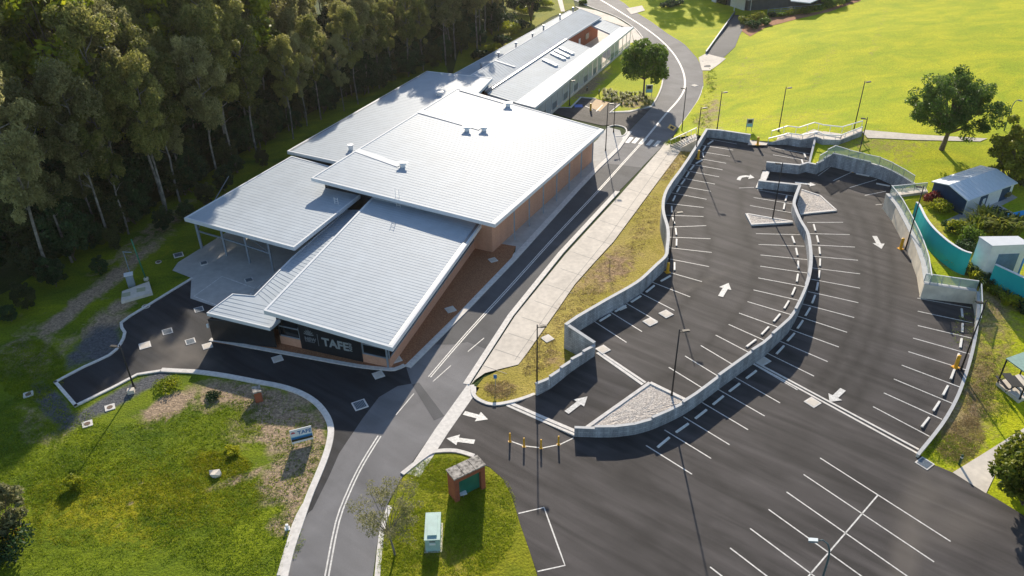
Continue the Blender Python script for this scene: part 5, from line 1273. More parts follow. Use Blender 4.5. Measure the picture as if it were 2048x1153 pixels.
# single trees
def big(label, base, toppy, Rw, th, lm, seed, z=0.0, name='broadleaf_tree', **kw):
    p = U(base[0], base[1], z); H = height_to(p, toppy)
    pr = roundtree(seed, H, Rw, th, lm, **kw); return plant_tree(name, label, 'tree', tuple(p), pr, 1.0, 0.0)
big('round green tree inside the road bend beside the small information sign', (1287, 192), 82, 4.9, 3.0, L_broad, 41, nclump=95, leaf=.20, cnt=190, tr=.22)
big('large dark green spreading tree on the lawn by the concrete path', (1883, 300), 147, 6.0, 2.6, L_broad2, 42, zE, nclump=150, leaf=.15, cnt=190, tr=.38, cr=.13)
big('sparse olive tree with thin bare limbs beside the lower road', (790, 1110), 972, 2.7, 2.1, L_sparse, 43, .05, nclump=95, leaf=.06, cnt=75, tr=.09, mt=M_trunk, cr=.13)
big('yellow green tree at the right edge behind the navy shed', (2020, 372), 236, 3.6, .8, L_yel, 44, zE, nclump=80, leaf=.2, cnt=160, tr=.2)
big('dark green tree at the right edge beside the big lawn tree', (2006, 345), 268, 2.3, .6, L_dark, 45, zE, nclump=60, leaf=.2, cnt=160, tr=.2)
big('pale grey green tree at the lower left edge of the photo', (14, 1075), 965, 2.4, .8, L_sparse, 46, 0, nclump=50, leaf=.16, cnt=120, tr=.12)
big('dense golden green bush beside the garden path at the lower right', (2045, 1010), 880, 3.3, .3, L_yel, 47, zE, nclump=90, leaf=.18, cnt=170, tr=.1)
big('tall pale tree trunk and crown above the far left of the top building', (1062, 42), -70, 4.2, .8, L_dark, 48, 0, nclump=70, leaf=.22, cnt=190, tr=.3)
def shrub(label, px, py, H, Rw, lm, z=0.0, seed=1, name='shrub', leaf=.14, n=18, cnt=110, group=None):
    p = U(px, py, z); rg = random.Random(seed); cl = []
    for i in range(n):
        an = i * 2.4; q = rg.uniform(.1, .75); cl.append((math.cos(an) * Rw * q, math.sin(an) * Rw * q, H * rg.uniform(.35, .75), Rw * .38, H * .28, cnt))
    t = thing(name, label, 'shrub', tuple(p), group); new_obj('foliage', leaf_mesh('foliage', cl, leaf, lm, seed, .4, .6), t)
    sg = [([(0, 0, 0), (cl[i][0] * .5, cl[i][1] * .5, cl[i][2])], [.05, .02]) for i in range(4)]; new_obj('stem', branchy('stem', sg, M_trunkd), t); return t
shrub('bush with orange flowers at the lower left edge', 24, 1090, 1.6, 1.2, L_flow, 0, 3, 'flowering_bush', .07, 14, 30)
shrub('dark weedy bush under the pale tree at the lower left edge', 8, 1120, 2.2, 2.4, L_dark, 0, 4)
shrub('small bright green weed clump on the verge slope', 152, 972, 1.0, .8, L_rain, 0, 5, leaf=.1, n=8)
shrub('bright weed mound on the gravel beside the driveway kerb', 335, 775, .5, 1.6, L_rain, 0, 6, leaf=.08, n=12)
shrub('low green weeds on the bare slope by the red pillar', 425, 797, .5, 1.0, L_dark, 0, 7, leaf=.08, n=9)
shrub('small weed tuft at the top of the bare slope', 465, 905, .5, .8, L_rain, 0, 17, leaf=.08, n=7)
for i, (a, b, h, r, lm, w) in enumerate([(1866, 408, 1.6, 1.4, L_cord, 'dark red leafy shrub at the corner of the navy shed'), (1882, 425, 1.6, 1.5, L_rain, 'light green shrub next to the dark red one by the navy shed'), (1905, 462, 1.3, 1.3, L_dark, 'dark shrub inside the top of the turquoise wall'),
        (1917, 470, 1.9, 1.4, L_rain, 'broad leaved shrub in the middle of the kindergarten garden'), (1935, 490, 2.3, 1.5, L_broad, 'green garden bush nearest the white box building'), (1958, 458, 1.6, 1.5, L_dark, 'dark round bush along the paving of the shed'),
        (1930, 505, 1.5, 1.3, L_dark, 'dark bush behind the turquoise wall below the palms'), (1985, 440, 1.5, 1.6, L_dark, 'dark bush between the two garden pavings'), (2020, 455, 1.8, 1.5, L_dark, 'dark bush at the right edge above the white box building'),
        (2005, 395, 1.0, 1.0, L_sparse, 'pale grey plants at the far end of the navy shed'), (2040, 372, 1.5, 1.4, L_sparse, 'grey green plants under the right edge trees')]):
    shrub(w, a, b, h, r, lm, zE, 60 + i, leaf=.12)
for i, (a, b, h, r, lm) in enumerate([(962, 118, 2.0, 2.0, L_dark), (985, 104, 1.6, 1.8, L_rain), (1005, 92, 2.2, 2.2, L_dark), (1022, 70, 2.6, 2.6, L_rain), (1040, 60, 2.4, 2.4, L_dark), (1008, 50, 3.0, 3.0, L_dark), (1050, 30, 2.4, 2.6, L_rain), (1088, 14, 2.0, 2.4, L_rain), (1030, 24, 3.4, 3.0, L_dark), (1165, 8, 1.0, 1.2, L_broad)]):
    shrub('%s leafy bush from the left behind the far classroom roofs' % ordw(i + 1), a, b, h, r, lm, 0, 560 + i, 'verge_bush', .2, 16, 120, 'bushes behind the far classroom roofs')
def tussock(name, label, p, H, Rw, n, lm, seed, group=None, cat='tussock'):
    rg = np.random.RandomState(seed); t = thing(name, label, cat, tuple(p), group)
    an = rg.uniform(0, 6.283, n); q = rg.uniform(.05, .35, n) * Rw; ln_ = rg.uniform(.6, 1.1, n) * H; sp_ = rg.uniform(.2, 1.0, n) * Rw; w = .035 + .02 * H
    V = []; F = []
    for k in range(n):
        c, s = math.cos(an[k]), math.sin(an[k]); a = (c * q[k], s * q[k], 0); m_ = (c * (q[k] + sp_[k] * .45), s * (q[k] + sp_[k] * .45), ln_[k] * .75); e = (c * (q[k] + sp_[k]), s * (q[k] + sp_[k]), ln_[k] * .8)
        i = len(V); V += [(a[0] - s * w, a[1] + c * w, 0), (a[0] + s * w, a[1] - c * w, 0), (m_[0] + s * w, m_[1] - c * w, m_[2]), (m_[0] - s * w, m_[1] + c * w, m_[2]), e]; F += [(i, i + 1, i + 2, i + 3), (i + 3, i + 2, i + 4)]
    me = bpy.data.meshes.new('blades'); me.from_pydata(V, [], F); me.materials.append(lm); new_obj('blades', me, t); return t
k = 0
for (x0, y0, x1, y1) in ((1878, 492, 1935, 550), (1892, 520, 1975, 575), (1935, 545, 2040, 600), (1960, 570, 2045, 625)):
    for i in range(7):
        k += 1; s = i / 6; p = U(x0 + (x1 - x0) * s + fr.uniform(-6, 6), y0 + (y1 - y0) * s + fr.uniform(-4, 4), zE)
        tussock('grass_tussock', 'green strappy tussock at the foot of the turquoise wall, %s from the north' % ordw(k), p, fr.uniform(.9, 1.4), fr.uniform(.8, 1.2), 110, L_rain if i % 3 else L_dark, 200 + k, 'tussocks along the turquoise wall')
for i, (a, b) in enumerate(((1965, 452), (1980, 462), (2000, 470), (2022, 468), (1950, 470))):
    tussock('palm_clump', '%s arching golden palm clump from the left in the kindergarten garden' % ordw(i + 1), U(a, b, zE), 2.6, 2.2, 90, L_yel, 300 + i, 'palm clumps in the kindergarten garden', 'palm')
# planted reeds in the bed by the small bay
k = 0
for i in range(70):
    s = fr.random(); r = fr.random(); a = 1205 + 95 * s; b = 186 + 22 * s * .4 + r * (28 - 8 * s) - 4
    if a < 1240 and b > 205: continue
    k += 1; tussock('reed_tuft', '%s straw coloured reed tuft planted in the bed beside the accessible bay' % ordw(k), P(a, b, .03), fr.uniform(.5, .8), fr.uniform(.4, .6), 26, L_reed, 400 + i, 'reed tufts in the garden bed', 'reed tuft')
# hedge plants along the far driveway and terrace
hp = [(1492, 48, 1.9, 2.4, L_yel), (1512, 42, 2.0, 2.2, L_yel), (1528, 50, 1.4, 1.4, L_broad), (1505, 56, 1.5, 2.0, L_dark), (1545, 34, .9, 1.1, L_dark), (1562, 34, .9, 1.0, L_broad), (1578, 31, .9, 1.0, L_yel), (1590, 28, 1.0, 1.2, L_yel), (1608, 28, 1.2, 1.4, L_yel), (1622, 22, 1.2, 1.4, L_yel), (1636, 20, 1.2, 1.4, L_broad), (1655, 16, 2.6, 2.2, L_broad), (1672, 12, 2.6, 2.2, L_broad), (1690, 4, 1.2, 1.4, L_broad), (1700, -4, 1.4, 1.6, L_yel), (1335, 14, 1.2, 2.0, L_dark), (1350, 10, 1.2, 2.0, L_dark)]
for i, (a, b, h, r, lm) in enumerate(hp):
    shrub('%s rounded garden shrub from the left along the top edge of the photo' % ordw(i + 1), a, b, h, r, lm, zE, 500 + i, 'garden_shrub', .2, 14, 90, 'garden shrubs by the far driveway')
# ------------------------------------------------------------------ lamp posts and bollards
def lamp(label, base, topy, z=0.0, head=1, grp='black lamp posts', rz=0.0):
    p = U(base[0], base[1], z); H = height_to(p, topy); t = thing('street_lamp', label, 'lamp post', tuple(p), grp)
    mb = MB(); mb.tube([p, p + Vector((0, 0, H * .4)), p + Vector((0, 0, H))], [.085, .07, .055], 10); mb.build('pole', M_pole, t, smooth=True)
    mb = MB(); mb.box((p.x, p.y, p.z), (.36, .36, .06), .4); mb.tube([p + Vector((0, 0, .05)), p + Vector((0, 0, .45))], [.11, .10], 10); mb.build('base_plate', M_pole, t)
    d = Vector((math.cos(rz), math.sin(rz), 0)) * head; top = p + Vector((0, 0, H))
    mb = MB(); mb.bar(top - Vector((0, 0, .35)), top + d * .32 - Vector((0, 0, .22)), .06); mb.build('arm', M_pole, t)
    a = top + d * .25 - Vector((0, 0, .2)); b = top + d * .85 - Vector((0, 0, .14))
    mb = MB(); mb.bar(a, b, .30, .10); h_ = mb.build('lamp_head', M_pole, t)
    mb = MB(); mb.bar(a + d * .1 - Vector((0, 0, .065)), b - d * .05 - Vector((0, 0, .065)), .26, .02); mb.build('lens', M_lampl, h_)
    mb = MB(); mb.bar(a + d * .06 + Vector((0, 0, .056)), b - d * .06 + Vector((0, 0, .056)), .24, .012); mb.build('top_cover', M_pole, h_)
    return t
LP = [('black lamp post on the apron by the corner of the big roof', (1211, 303), 206, 0, 1), ('black lamp post on the little round bed behind the apron', (1227, 266), 207, 0, -1), ('black lamp post close to the white canopy screens', (1139, 212), 160, 0, 1),
      ('black lamp post on the outside of the road bend', (1363, 268), 175, 0, -1), ('black lamp post behind the western wall at the first bays', (1391, 311), 214, zA, 1), ('black lamp post on the lawn behind the north wall, nearest the road', (1434, 260), 183, zE, 1),
      ('black lamp post on the lawn behind the stairs, left', (1557, 263), 174, zE, 1), ('black lamp post on the lawn at the top of the stairs', (1707, 263), 162, zE, 1), ('black lamp post against the curved block wall', (1710, 342), 235, zB, -1),
      ('black lamp post on the narrow gravel wedge', (1544.7, 440), 325, zA, -1), ('black lamp post against the pale concrete wall', (1811, 499), 371, zB, -1), ('black lamp post in the outer eastern bays', (1922, 740), 602, zB, -1),
      ('black lamp post on the large gravel triangle', (1343, 793), 659, zA, 1), ('black lamp post on the dry grass by the ramp wall', (1074, 768), 650, .05, 1), ('black lamp post on the inner driveway kerb', (268, 775), 690, 0, -1),
      ('black lamp post at the foot of the western wall beside a yellow bollard', (1337, 542), 423, zA, 1)]
for l in LP: lamp(l[0], l[1], l[2], l[3], l[4])
def goose(label, base, H, z=0.0, d=(-1, .3), name='street_lamp'):
    p = U(base[0], base[1], z); t = thing(name, label, 'lamp post', tuple(p)); dv = Vector((d[0], d[1], 0)).normalized()
    m_ = mat('teal_grey_pole', (.13, .20, .22), .45, .4, .1)
    pts = [p, p + Vector((0, 0, H * .8))] + [p + Vector((0, 0, H * .8 + H * .2 * math.sin(a))) + dv * (.62 * (1 - math.cos(a))) for a in (.5, 1.0, 1.57, 2.0)]
    mb = MB(); mb.tube(pts, [.09, .065, .055, .05, .045, .045], 10); mb.build('pole', m_, t, smooth=True)
    e = pts[-1]; mb = MB(); mb.bar(e, e + dv * .55 - Vector((0, 0, .12)), .26, .16); h_ = mb.build('lamp_head', M_steel, t)
    mb = MB(); mb.bar(e + dv * .1 - Vector((0, 0, .11)), e + dv * .5 - Vector((0, 0, .19)), .2, .03); mb.build('lens', M_pole, h_); return t
goose('curved teal grey lamp post over the lower bay lines', (1622, 1232), 7.4, 0)
goose('small grey lamp post beyond the right edge trees', (2008, 262), 4.5, zE, (1, .3))
def bollard(label, base, z=0.0, h=1.05, r=.09, m_=None, grp=None, capm=None, shroud=False):
    p = U(base[0], base[1], z); t = thing('bollard', label, 'bollard', tuple(p), grp)
    mb = MB(); mb.tube([p, p + Vector((0, 0, h * .97)), p + Vector((0, 0, h))], [r, r, r * .6], 12); mb.build('post', m_ or M_yel, t, smooth=False)
    if capm: mb = MB(); mb.tube([p + Vector((0, 0, h * .72)), p + Vector((0, 0, h * .82))], [r * 1.06] * 2, 12); mb.build('band', capm, t)
    else: mb = MB(); mb.box((p.x, p.y, p.z), (r * 3.4, r * 3.4, .04), .4); mb.build('base_plate', m_ or M_yel, t)
for i, (a, b) in enumerate(((1020, 884), (1048, 894), (1082, 897), (1117, 890))): bollard('%s slim orange bollard from the left on the curved entry line' % ordw(i + 1), (a, b), 0, 1.0, .08, M_yel, 'bollards on the curved entry line')
for w, a, z, h in (('stout yellow bollard beside the lamp post at the western wall bend', (1335, 545), zA, 1.25), ('stout yellow bollard beside the lamp post at the first bays', (1396, 318), zA, 1.3), ('stout yellow bollard on the landing at the foot of the stairs', (1515, 290), 2.0, 1.2),
                   ('stout yellow bollard beside the lamp post at the curved block wall', (1706, 344), zB, 1.35), ('stout yellow bollard beside the lamp post at the pale concrete wall', (1801, 498), zB, 1.4), ('stout yellow bollard beside the lamp post in the outer eastern bays', (1911, 735), zB, 1.4), ('stout yellow bollard between the accessible bays', (1181, 222), 0, 1.3)):
    bollard(w, a, z, h, .17)
for i, (a, b) in enumerate(((1148, 178), (1174, 183), (1198, 190), (1223, 197))): bollard('%s short black bollard from the left along the entrance path' % ordw(i + 1), (a, b), 0, 1.0, .1, M_pole, 'black bollards along the entrance path', M_lampl)
bollard('small green and white light bollard where the garden path meets the car park', (1918, 930), 0, 1.1, .10, mat('dark_green_bollard', (.01, .06, .03), .5), None, M_white)

# ------------------------------------------------------------------ signs and small structures
# brick monument with green panel
def frame2(px0, py0, px1, py1, z=0.0):
    a = U(px0, py0, z); b = U(px1, py1, z); d = (b - a); d.z = 0; return a, d.length, math.atan2(d.y, d.x)
a = P(912, 1006, .05); rz = R(33); ca, sa = math.cos(rz), math.sin(rz)
def lp(o, x, y): return (o[0] + x * ca - y * sa, o[1] + x * sa + y * ca)
t = thing('brick_monument', 'red brick sign wall with green panel and weathered concrete top on the grass island', 'monument sign', (a.x, a.y, a.z))
h0 = height_to(P(905, 1006, .05), 972)
bw, bd_, bh = 2.75, 1.15, 2.55
mb = MB()
for x0, x1 in ((0, .38), (bw - .38, bw)): mb.prism([lp(a, x0, 0), lp(a, x1, 0), lp(a, x1, bd_), lp(a, x0, bd_)], .0, bh)
mb.prism([lp(a, .381, .35), lp(a, bw - .381, .35), lp(a, bw - .381, bd_), lp(a, .381, bd_)], .0, bh - .004); mb.prism([lp(a, .382, .01), lp(a, bw - .382, .01), lp(a, bw - .382, .349), lp(a, .382, .349)], bh - .45, bh - .003)
mb.build('brick_body', M_rbrick, t)
mb = MB(); mb.prism([lp(a, .40, .28), lp(a, bw - .40, .28), lp(a, bw - .40, .34), lp(a, .40, .34)], .15, bh - .46); mb.build('green_panel', M_green, t)
for i in range(3):
    x0 = -.08 + i * (bw + .16) / 3; mb = MB(); mb.prism([lp(a, x0 + .02, -.08), lp(a, x0 + (bw + .16) / 3 - .02, -.08), lp(a, x0 + (bw + .16) / 3 - .02, bd_ + .08), lp(a, x0 + .02, bd_ + .08)], bh, bh + .12); mb.build('cap_slab', M_moss, t)
p = P(927, 994, .05); t = thing('small_sign', 'small white plate lying on the grass beside the brick monument', 'sign', tuple(p)); mb = MB(); mb.bar((p.x, p.y, p.z), (p.x, p.y, p.z + .5), .06); mb.build('stake', M_steel, t); mb = MB(); mb.box((p.x, p.y - .1, p.z + .5), (.55, .42, .05), .3); mb.build('plate', M_sign, t)
# electrical kiosk
a = P(852, 1104, .05); rz = R(2); ca, sa = math.cos(rz), math.sin(rz); t = thing('electrical_kiosk', 'pale green metal electrical kiosk with ridged lid on the grass island', 'kiosk', (a.x, a.y, a.z))
kw_, kl, kh = 1.05, 2.5, 1.35
mb = MB(); mb.prism([lp(a, 0, 0), lp(a, kw_, 0), lp(a, kw_, kl), lp(a, 0, kl)], .0, kh - .06); mb.build('cabinet', M_kiosk, t)
mb = MB(); mb.prism([lp(a, -.05, -.05), lp(a, kw_ + .05, -.05), lp(a, kw_ + .05, kl + .05), lp(a, -.05, kl + .05)], kh - .06, kh); 
mb.prism([lp(a, .18, .3), lp(a, kw_ - .18, .3), lp(a, kw_ - .18, kl - .3), lp(a, .18, kl - .3)], kh, kh + .12); mb.build('lid', M_kiosk, t)
mb = MB(); mb.prism([lp(a, .3, -.03), lp(a, .75, -.03), lp(a, .75, -.002), lp(a, .3, -.002)], kh - .6, kh - .4); mb.build('label_plate', M_sign, t)
mb = MB(); mb.prism([lp(a, .32, -.02), lp(a, .73, -.02), lp(a, .73, -.002), lp(a, .32, -.002)], kh - .3, kh - .16); mb.build('vent_louvre', M_gutter, t)
mb = MB(); mb.prism([lp(a, -.12, -.12), lp(a, kw_ + .12, -.12), lp(a, kw_ + .12, kl + .12), lp(a, -.12, kl + .12)], -.02, .06); mb.build('plinth', M_conc, t)
# billboard
a = P(585, 893, 0); b = P(628, 882, 0); d = (b - a).normalized(); n_ = Vector((d.y, -d.x, 0)); t = thing('notice_board', 'white notice board with blue lettering and a landscape strip on the bare verge', 'sign', tuple(a))
def bp_(s, z, o=0.0): q = a + d * s + n_ * o; return (q.x, q.y, z)
BL = (b - a).length; mb = MB(); mb.prism([bp_(0, 0, .03)[:2], bp_(BL, 0, .03)[:2], bp_(BL, 0, -.03)[:2], bp_(0, 0, -.03)[:2]], .25, 1.75); mb.build('board', M_sign, t)
for nm, z0, z1_, m_ in (('blue_strip', .72, .92, M_blue), ('dark_landscape_strip', .48, .72, mat('sign_dark_image', (.03, .035, .02), .5, 0, .4, 3)), ('pale_blue_strip', .92, 1.0, mat('sign_pale_blue', (.2, .5, .65), .5))):
    mb = MB(); mb.prism([bp_(.03, 0, .045)[:2], bp_(BL - .03, 0, .045)[:2], bp_(BL - .03, 0, .031)[:2], bp_(.03, 0, .031)[:2]], z0, z1_); mb.build(nm, m_, t)
text('lettering', 'TAFE', bp_(BL * .34, 1.16, .05), (d.x, d.y, 0), .36, M_blue, t, .008, .015)
mb = MB()
for k in range(5): an = R(15 + 37 * k); mb.face([bp_(BL * .14 + .16 * math.cos(an - .25), 1.36 + .16 * math.sin(an - .25), .05), bp_(BL * .14 + .2 * math.cos(an), 1.36 + .2 * math.sin(an), .05), bp_(BL * .14 + .16 * math.cos(an + .25), 1.36 + .16 * math.sin(an + .25), .05), bp_(BL * .14, 1.34, .05)])
mb.build('emblem', M_red, t)
for s in (.12, BL - .12): mb = MB(); q = bp_(s, 0, -.07); mb.bar((q[0], q[1], -.1), (q[0], q[1], 1.7), .07); mb.build('sign_leg', M_steel, t)
# red brick pillar stub on verge
p = P(518, 800, 0); t = thing('brick_pillar', 'short red brick pillar with mottled concrete cap behind the driveway kerb', 'pillar', tuple(p)); mb = MB(); mb.box((p.x, p.y, -.1), (.65, .8, 1.25), .4); mb.build('brick_body', M_rbrick, t); mb = MB(); mb.box((p.x, p.y, 1.15), (.75, .95, .14), .4); mb.build('cap_slab', M_moss, t)
# concrete block under driveway lamp
p = P(266, 781, 0); t = thing('concrete_block', 'rough concrete footing block at the driveway lamp post', 'concrete block', tuple(p)); mb = MB(); mb.box((p.x, p.y - .35, 0), (.6, .5, .4), .3); mb.build('block', M_conc, t)
# rocks
for i, (a_, b_, s) in enumerate(((432, 950, .8), (30, 30, 0))):
    if s: 
        p = P(a_, b_, 0); mb = MB(); t = thing('rock', 'pale boulder half buried in the bright verge grass', 'rock', tuple(p)); n = 9
        mb.prism([(p.x + s * .6 * math.cos(k * 6.283 / n) * (1 + .2 * math.sin(k * 5)), p.y + s * .5 * math.sin(k * 6.283 / n)) for k in range(n)], -.1, [.25 + .15 * math.sin(k * 2) for k in range(n)]); mb.build('stone', M_conc, t)
# white post on the verge by the road
bollard('short white marker post at the end of the driveway kerb', (575, 1058), 0, .45, .12, M_white)
# sewer pump station pad with poles
q = [(244, 583), (298, 563), (305, 586), (242, 604)]; t = thing('pump_station', 'small pump station with concrete pad and steel cabinet in front of the forest', 'pump station', tuple(P(270, 595, 0)))
mb = MB(); mb.prism([tuple(P(a_, b_, .3)[:2]) for a_, b_ in q], -.05, .3); mb.build('concrete_pad', M_conc, t)
p = P(264, 572, 0); mb = MB(); mb.box((p.x, p.y, 0), (.75, .6, 1.5), .4); mb.build('cabinet', M_steel, t); mb = MB(); mb.box((p.x, p.y, 1.5), (.95, .8, .08), .4); mb.build('cabinet_roof', M_white, t)
for a_, b_ in ((252, 590), (282, 580)):
    p = P(a_, b_, .3); mb = MB(); mb.box((p.x, p.y, .3), (.9, .8, .04), .35); mb.build('hatch', mat('yellow_grey_hatch', (.42, .42, .28), .7), t)
p = P(293, 561, 0); t = thing('vent_pole', 'tall green vent pole beside the pump station pad', 'pole', tuple(p)); H = height_to(p, 479); mb = MB(); mb.tube([p, p + Vector((-.3, 0, H))], [.09, .07], 10); mb.build('pole', mat('green_pole_paint', (.02, .18, .09), .5), t, smooth=True); mb = MB(); mb.box((p.x, p.y, 0), (.4, .4, .35)); mb.build('footing', M_conc, t)
p = P(265, 562, 0); t = thing('aerial_pole', 'thin dark pole with a small crossbar above the pump station cabinet', 'pole', tuple(p)); H = height_to(p, 504); mb = MB(); mb.tube([p, p + Vector((0, 0, H))], [.06, .04], 8); mb.build('pole', M_steel, t); mb = MB(); mb.bar((p.x - .1, p.y, H), (p.x + .9, p.y, H - .1), .12, .06); mb.build('crossbar', M_steel, t)
# information signs on posts
def panel_sign(label, base, topy, w, z=0.0, m_=None, rz=.1):
    p = U(base[0], base[1], z); H = height_to(p, topy); t = thing('information_sign', label, 'sign', tuple(p)); d = Vector((math.cos(rz), math.sin(rz), 0))
    mb = MB()
    for s in (-1, 1): mb.bar(p + d * s * w * .42, p + d * s * w * .42 + Vector((0, 0, H)), .07)
    mb.build('post', M_steel, t)
    c = p + Vector((0, -.06, 0)); mb = MB(); mb.bar(c + Vector((0, 0, H * .35)), c + Vector((0, 0, H)), w, .05, up=(0, 1, 0)); mb.build('panel', m_ or M_letter, t)
    c = p + Vector((0, -.10, 0)); mb = MB(); mb.bar(c + Vector((0, 0, H * .68)), c + Vector((0, 0, H * .92)), w * .6, .02, up=(0, 1, 0)); mb.build('pictogram', M_pole, t)
    mb = MB(); mb.bar(c + Vector((0, 0, H * .42)), c + Vector((0, 0, H * .60)), w * .8, .02, up=(0, 1, 0)); mb.build('pale_field', mat('sign_pale_blue', (.2, .5, .65), .5), t)
panel_sign('grey and blue panel sign under the tree inside the road bend', (1297, 194), 170, 1.2)
panel_sign('grey panel sign behind the north wall at the stairs', (1497, 263), 238, 1.0, zE)
p = P(991, 772, .05); t = thing('post_sign', 'small blue and white sign on a thin post on the dry grass tip', 'sign', tuple(p)); mb = MB(); mb.bar(p, (p.x, p.y, 1.3), .06); mb.build('post', M_steel, t); mb = MB(); mb.bar((p.x, p.y - .05, .95), (p.x, p.y - .05, 1.4), .32, .03, up=(0, 1, 0)); mb.build('plate', M_blue, t)
p = P(1218, 543, .05); t = thing('sapling', 'thin leafless sapling tied to a stake on the dry grass', 'sapling', tuple(p)); mb = MB(); mb.bar(p, (p.x, p.y, 1.5), .05); mb.build('stake', M_trunkd, t); mb = MB(); mb.tube([p + Vector((.1, 0, 0)), p + Vector((.15, .1, 1.9))], [.03, .01], 6); mb.build('stem', M_trunk, t)
new_obj('foliage', leaf_mesh('foliage', [(.12, .1, 1.5, .25, .4, 30)], .07, L_sparse, 9), t)
# kindergarten: turquoise wall
TW = [(1832, 405, 4.8), (1838, 412, 4.8), (1850, 436, 4.8), (1866, 457, 4.8), (1885, 475, 4.8), (1903, 489, 4.8), (1925, 502, 4.8), (1943, 508, 4.8)]
def zw(L, dz): return [(P(a, b, z).x, P(a, b, z).y, z) for a, b, z in L]
tw = smooth_line(zw(TW, 0), 3); t = thing('boundary_wall', 'curved turquoise painted wall between the raised grass and the kindergarten garden', 'wall', (tw[0][0], tw[0][1], 2.4)); mb = MB(); band(mb, xy(tw), [p[2] for p in tw], 1.8, 0, .2); mb.build('painted_wall', M_teal, t); mb = MB(); band(mb, xy(tw), [p[2] + .06 for p in tw], [p[2] + .002 for p in tw], -.03, .23); mb.build('coping', M_white, t)
tw = zw([(1990, 530, 4.6), (2046, 556, 4.6), (2090, 578, 4.6)], 0); t = thing('boundary_wall', 'straight turquoise wall in front of the white box building at the right edge', 'wall', (tw[0][0], tw[0][1], 2.2)); mb = MB(); band(mb, xy(tw), 4.6, 1.3, 0, .2); mb.build('painted_wall', M_teal, t); mb = MB(); band(mb, xy(tw), 4.66, 4.602, -.03, .23); mb.build('coping', M_white, t)
# white box building
c = [P(1959, 475, 6.2), P(1985, 493, 6.2), P(2060, 490, 6.2), P(2035, 474, 6.2)]
t = thing('white_box_building', 'white box shaped garden building with blue opening at the right edge', 'building', tuple(P(1962, 560, 2.2))); mb = MB(); mb.prism([(q.x, q.y) for q in c], 1.5, 6.15); mb.build('wall', M_white, t)
mb = MB(); ctr = sum(c, Vector()) / 4; mb.prism([(ctr.x + (q.x - ctr.x) * 1.03, ctr.y + (q.y - ctr.y) * 1.03) for q in c], 6.151, 6.28); mb.build('roof', M_fascia, t)
d = (c[2] - c[1]).normalized(); n_ = Vector((d.y, -d.x, 0)); a_ = c[1] + d * 1.0 + n_ * .03; b_ = c[1] + d * 3.2 + n_ * .03; mb = MB(); band(mb, [(a_.x, a_.y), (b_.x, b_.y)], 5.2, 2.1, 0, .04); mb.build('opening_screen', mat('blue_grey_screen', (.10, .20, .32), .5), t)
a_ = c[1] + d * 3.2 + n_ * .9; mb = MB(); mb.tube([(a_.x, a_.y, 2.0), (a_.x, a_.y, 5.0), (a_.x + .5, a_.y + .3, 5.6)], [.1] * 3, 8); mb.build('curved_post', mat('sky_blue_paint', (.10, .35, .65), .5), t)
# navy shed with gable roof
e = [P(1863, 363, 5.1), P(1936, 402, 4.6), P(2036, 366, 4.6), P(1964, 331, 5.1)]; rg_ = [P(1898, 370, 5.7), P(1994, 338, 5.7)]
e[0].z = 4.6; e[0] = P(1863, 363, 4.6); e[3] = P(1961, 331, 4.6)
t = thing('garden_shed', 'navy and white shed with pale blue gabled metal roof east of the car park', 'shed', tuple(P(1860, 398, 2.5)))
mb = MB(); 
for a_, b_, c_, d_ in ((e[0], rg_[0], rg_[1], e[3]), (rg_[0], e[1], e[2], rg_[1])):
    dz = Vector((0, 0, .12)); mb.face([a_, b_, c_, d_]); mb.face([a_ - dz, b_ - dz, b_, a_]); mb.face([d_ - dz, c_ - dz, c_, d_]); mb.face([a_ - dz, b_ - dz, c_ - dz, d_ - dz][::-1])
dz = Vector((0, 0, .12)); mb.face([e[1] - dz, e[2] - dz, e[2], e[1]]); mb.face([e[0] - dz, e[3] - dz, e[3], e[0]])
mb.build('roof', mat('pale_blue_roof', (.66, .73, .80), .5, .0, .04), t)
mb = MB()
for r_ in range(1, 13):
    s = r_ / 13
    for a_, b_, c_, d_ in ((e[0], rg_[0], rg_[1], e[3]), (e[1], rg_[0], rg_[1], e[2])): mb.bar(a_.lerp(d_, s) + Vector((0, 0, .015)), b_.lerp(c_, s) + Vector((0, 0, .015)), .05, .03)
mb.build('roof_rib', mat('pale_blue_roof', (.42, .50, .60)), t)
ctr = sum(e, Vector()) / 4
wl_ = [Vector((ctr.x + (q.x - ctr.x) * .93, ctr.y + (q.y - ctr.y) * .93, 0)) for q in e]
gl = wl_[0].lerp(wl_[1], .5); mb = MB(); mb.face([(wl_[0].x, wl_[0].y, 2.0), (wl_[1].x, wl_[1].y, 2.0), (wl_[1].x, wl_[1].y, 4.5), (gl.x, gl.y, 5.5), (wl_[0].x, wl_[0].y, 4.5)])
d = (wl_[3] - wl_[0]).normalized() * .2; mb.face([(wl_[0].x + d.x, wl_[0].y + d.y, 2.0), (wl_[0].x, wl_[0].y, 2.0), (wl_[0].x, wl_[0].y, 4.5), (wl_[0].x + d.x, wl_[0].y + d.y, 4.5)])
band(mb, [(wl_[0].x, wl_[0].y), (wl_[3].x, wl_[3].y), (wl_[2].x, wl_[2].y)], 4.5, 2, -.01, -.1); mb.build('navy_wall', M_navy, t)
mb = MB(); band(mb, [(wl_[1].x, wl_[1].y), (wl_[2].x, wl_[2].y)], 4.5, 2, 0, .1); mb.build('white_wall', M_white, t)
dd_ = (wl_[2] - wl_[1]); nn_ = Vector((dd_.y, -dd_.x, 0)).normalized() * .04
